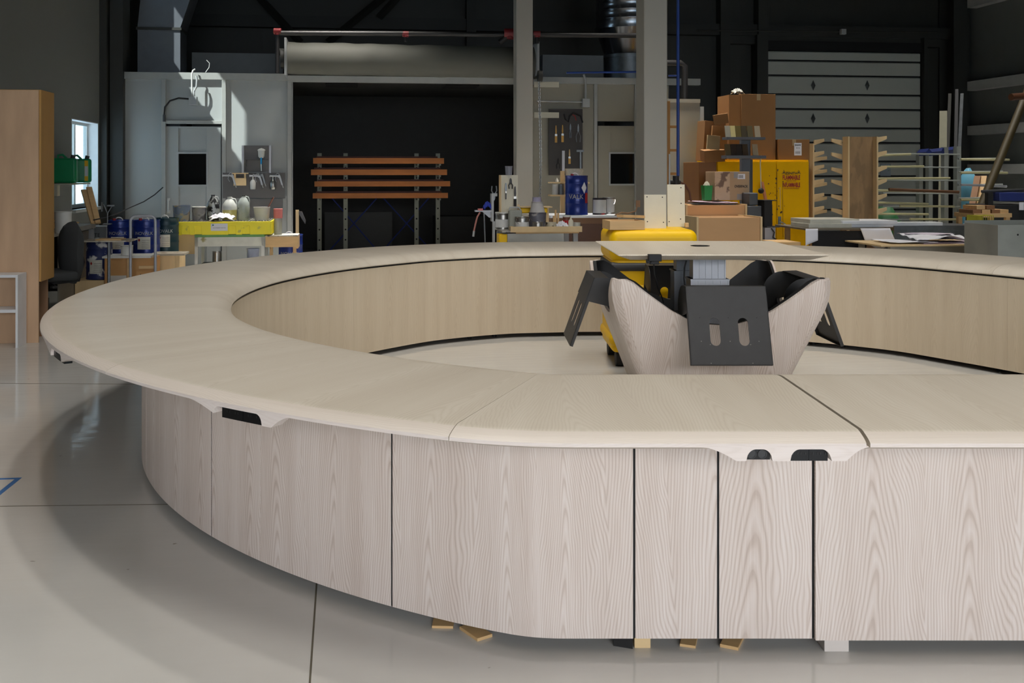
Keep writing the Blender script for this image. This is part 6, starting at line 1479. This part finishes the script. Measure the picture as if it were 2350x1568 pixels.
# paper table right
v=9.55
e,zt,w=tableobj('plywood sheet table with white and mauve paper at the right behind the ring',2022,2290,562,v,.75,PLYB,.015,True,mat('cross_leg',(150,146,134),.6))
bx('cross_panel',(-w*.75,w*.7,.1,.12,zt-.6,zt-.02),mat('cross_panel',(140,134,122),.6),e)
def sheet(label,xa,xb,vv,dep,z_,m,seed,amp=.01,rz=0):
    u0,u1=P2(xa,xb,vv); w=(u1-u0)/2; r_=random.Random(seed); p=[r_.random()*6 for _ in range(4)]
    mb=MB(); mb.grid(lambda s,t:((s*2-1)*w*(1-.1*t),dep*t+.03*math.sin(4*s+p[0]),amp*(.5+.5*math.sin(7*s+p[1]+3*t))+amp*.6*abs(math.sin(9*t+p[2]+5*s))),30,12); o=part('paper_sheet',mb,m,smooth=50,solid=.002); put(o,(u0+u1)/2,vv,z_+.003,rz,label,'paper','papers on the plywood table')
sheet('mauve paper lying lowest on the plywood table',2120,2280,v+.06,.4,zt,PURPLE,2,.004)
sheet('wide white paper on the left of the plywood table',2050,2150,v+.1,.45,zt+.012,PAPER,3,.006)
sheet('crumpled white paper with a lifted right corner on the plywood table',2110,2240,v+.14,.45,zt+.024,PAPER,5,.035)
sheet('mauve and white folded sheet behind the crumpled paper',2085,2190,v+.45,.25,zt+.066,mat('pale_mauve',(206,196,210),.7),7,.01)
# metal bin far right
v=8.6; x0_=U(2290,v); zt=Z(517,2300,v)
bn_=at('metal_bin','big worn galvanised metal bin at the right edge behind the ring','bin',x0_+.35,v)
m=mat('worn_galvanised',(158,160,152),.5,.3,var=.12,vs=5,dirt=(120,104,80),ds=4,dth=.62)
bx('front_wall',(-.35,.35,0,.012,.05,zt),m,bn_); bx('back_wall',(-.35,.35,.5,.512,.05,zt+.02),m,bn_); bx('end_wall',(-.35,-.338,.012,.5,.05,zt),m,bn_); bx('end_wall',(.338,.35,.012,.5,.05,zt),m,bn_); bx('bin_floor',(-.338,.338,.012,.5,.05,.07),m,bn_)
for x in (-.33,.27):
    for y in (.02,.43): bx('foot',(x,x+.06,y,y+.06,0,.05),STEEL,bn_)
part('bolt_hole',MB().cyl((-.15,-.001,zt-.09),(-.15,.002,zt-.09),.009,12),DARK,bn_)
WARM=(1,.95,.88)
for i,(x,y,p,sz_,sp_) in enumerate(((-1.3,2.9,38,.35,130),(-.65,4.8,42,.35,120),(2.4,5.2,27,1.6,100),(3.2,7.0,30,1.6,80),(.2,7.6,32,1.6,80),(-1.9,12.8,115,1.0,48),(2.4,12.9,70,1.0,48),(6.2,11.6,55,1.2,74),(1.8,-.4,145,1.6,130),(8.0,16.0,70,1.2,60),(11.0,15.0,34,1.2,66))):
    area('ceiling_lamp',(x,y,7.2),sz_,p,(x,y,0),WARM,sp_)  # lamps over the left floor follow its shadow arcs; the rest are added fill
c=uv2w(1.6,VF+.3,2.4)
area('window_light',c,11,118,uv2w(1.6,8,-3.0),(1,.955,.945),58,sy=2.8)  # added front fill behind the camera, standing in for window daylight
w=bpy.data.worlds.new('sky'); SC.world=w; w.use_nodes=True; bg=w.node_tree.nodes['Background']; bg.inputs[0].default_value=(.80,.90,1,1); bg.inputs[1].default_value=3.2
s=bpy.data.lights.new('sun','SUN'); s.energy=14; s.angle=.012; s.color=(1,.84,.74); so=bpy.data.objects.new('sun',s); COL.objects.link(so)
d=Vector((sx*CA-sv*SA, sx*SA+sv*CA, sz)); so.rotation_euler=d.to_track_quat('-Z','Y').to_euler()
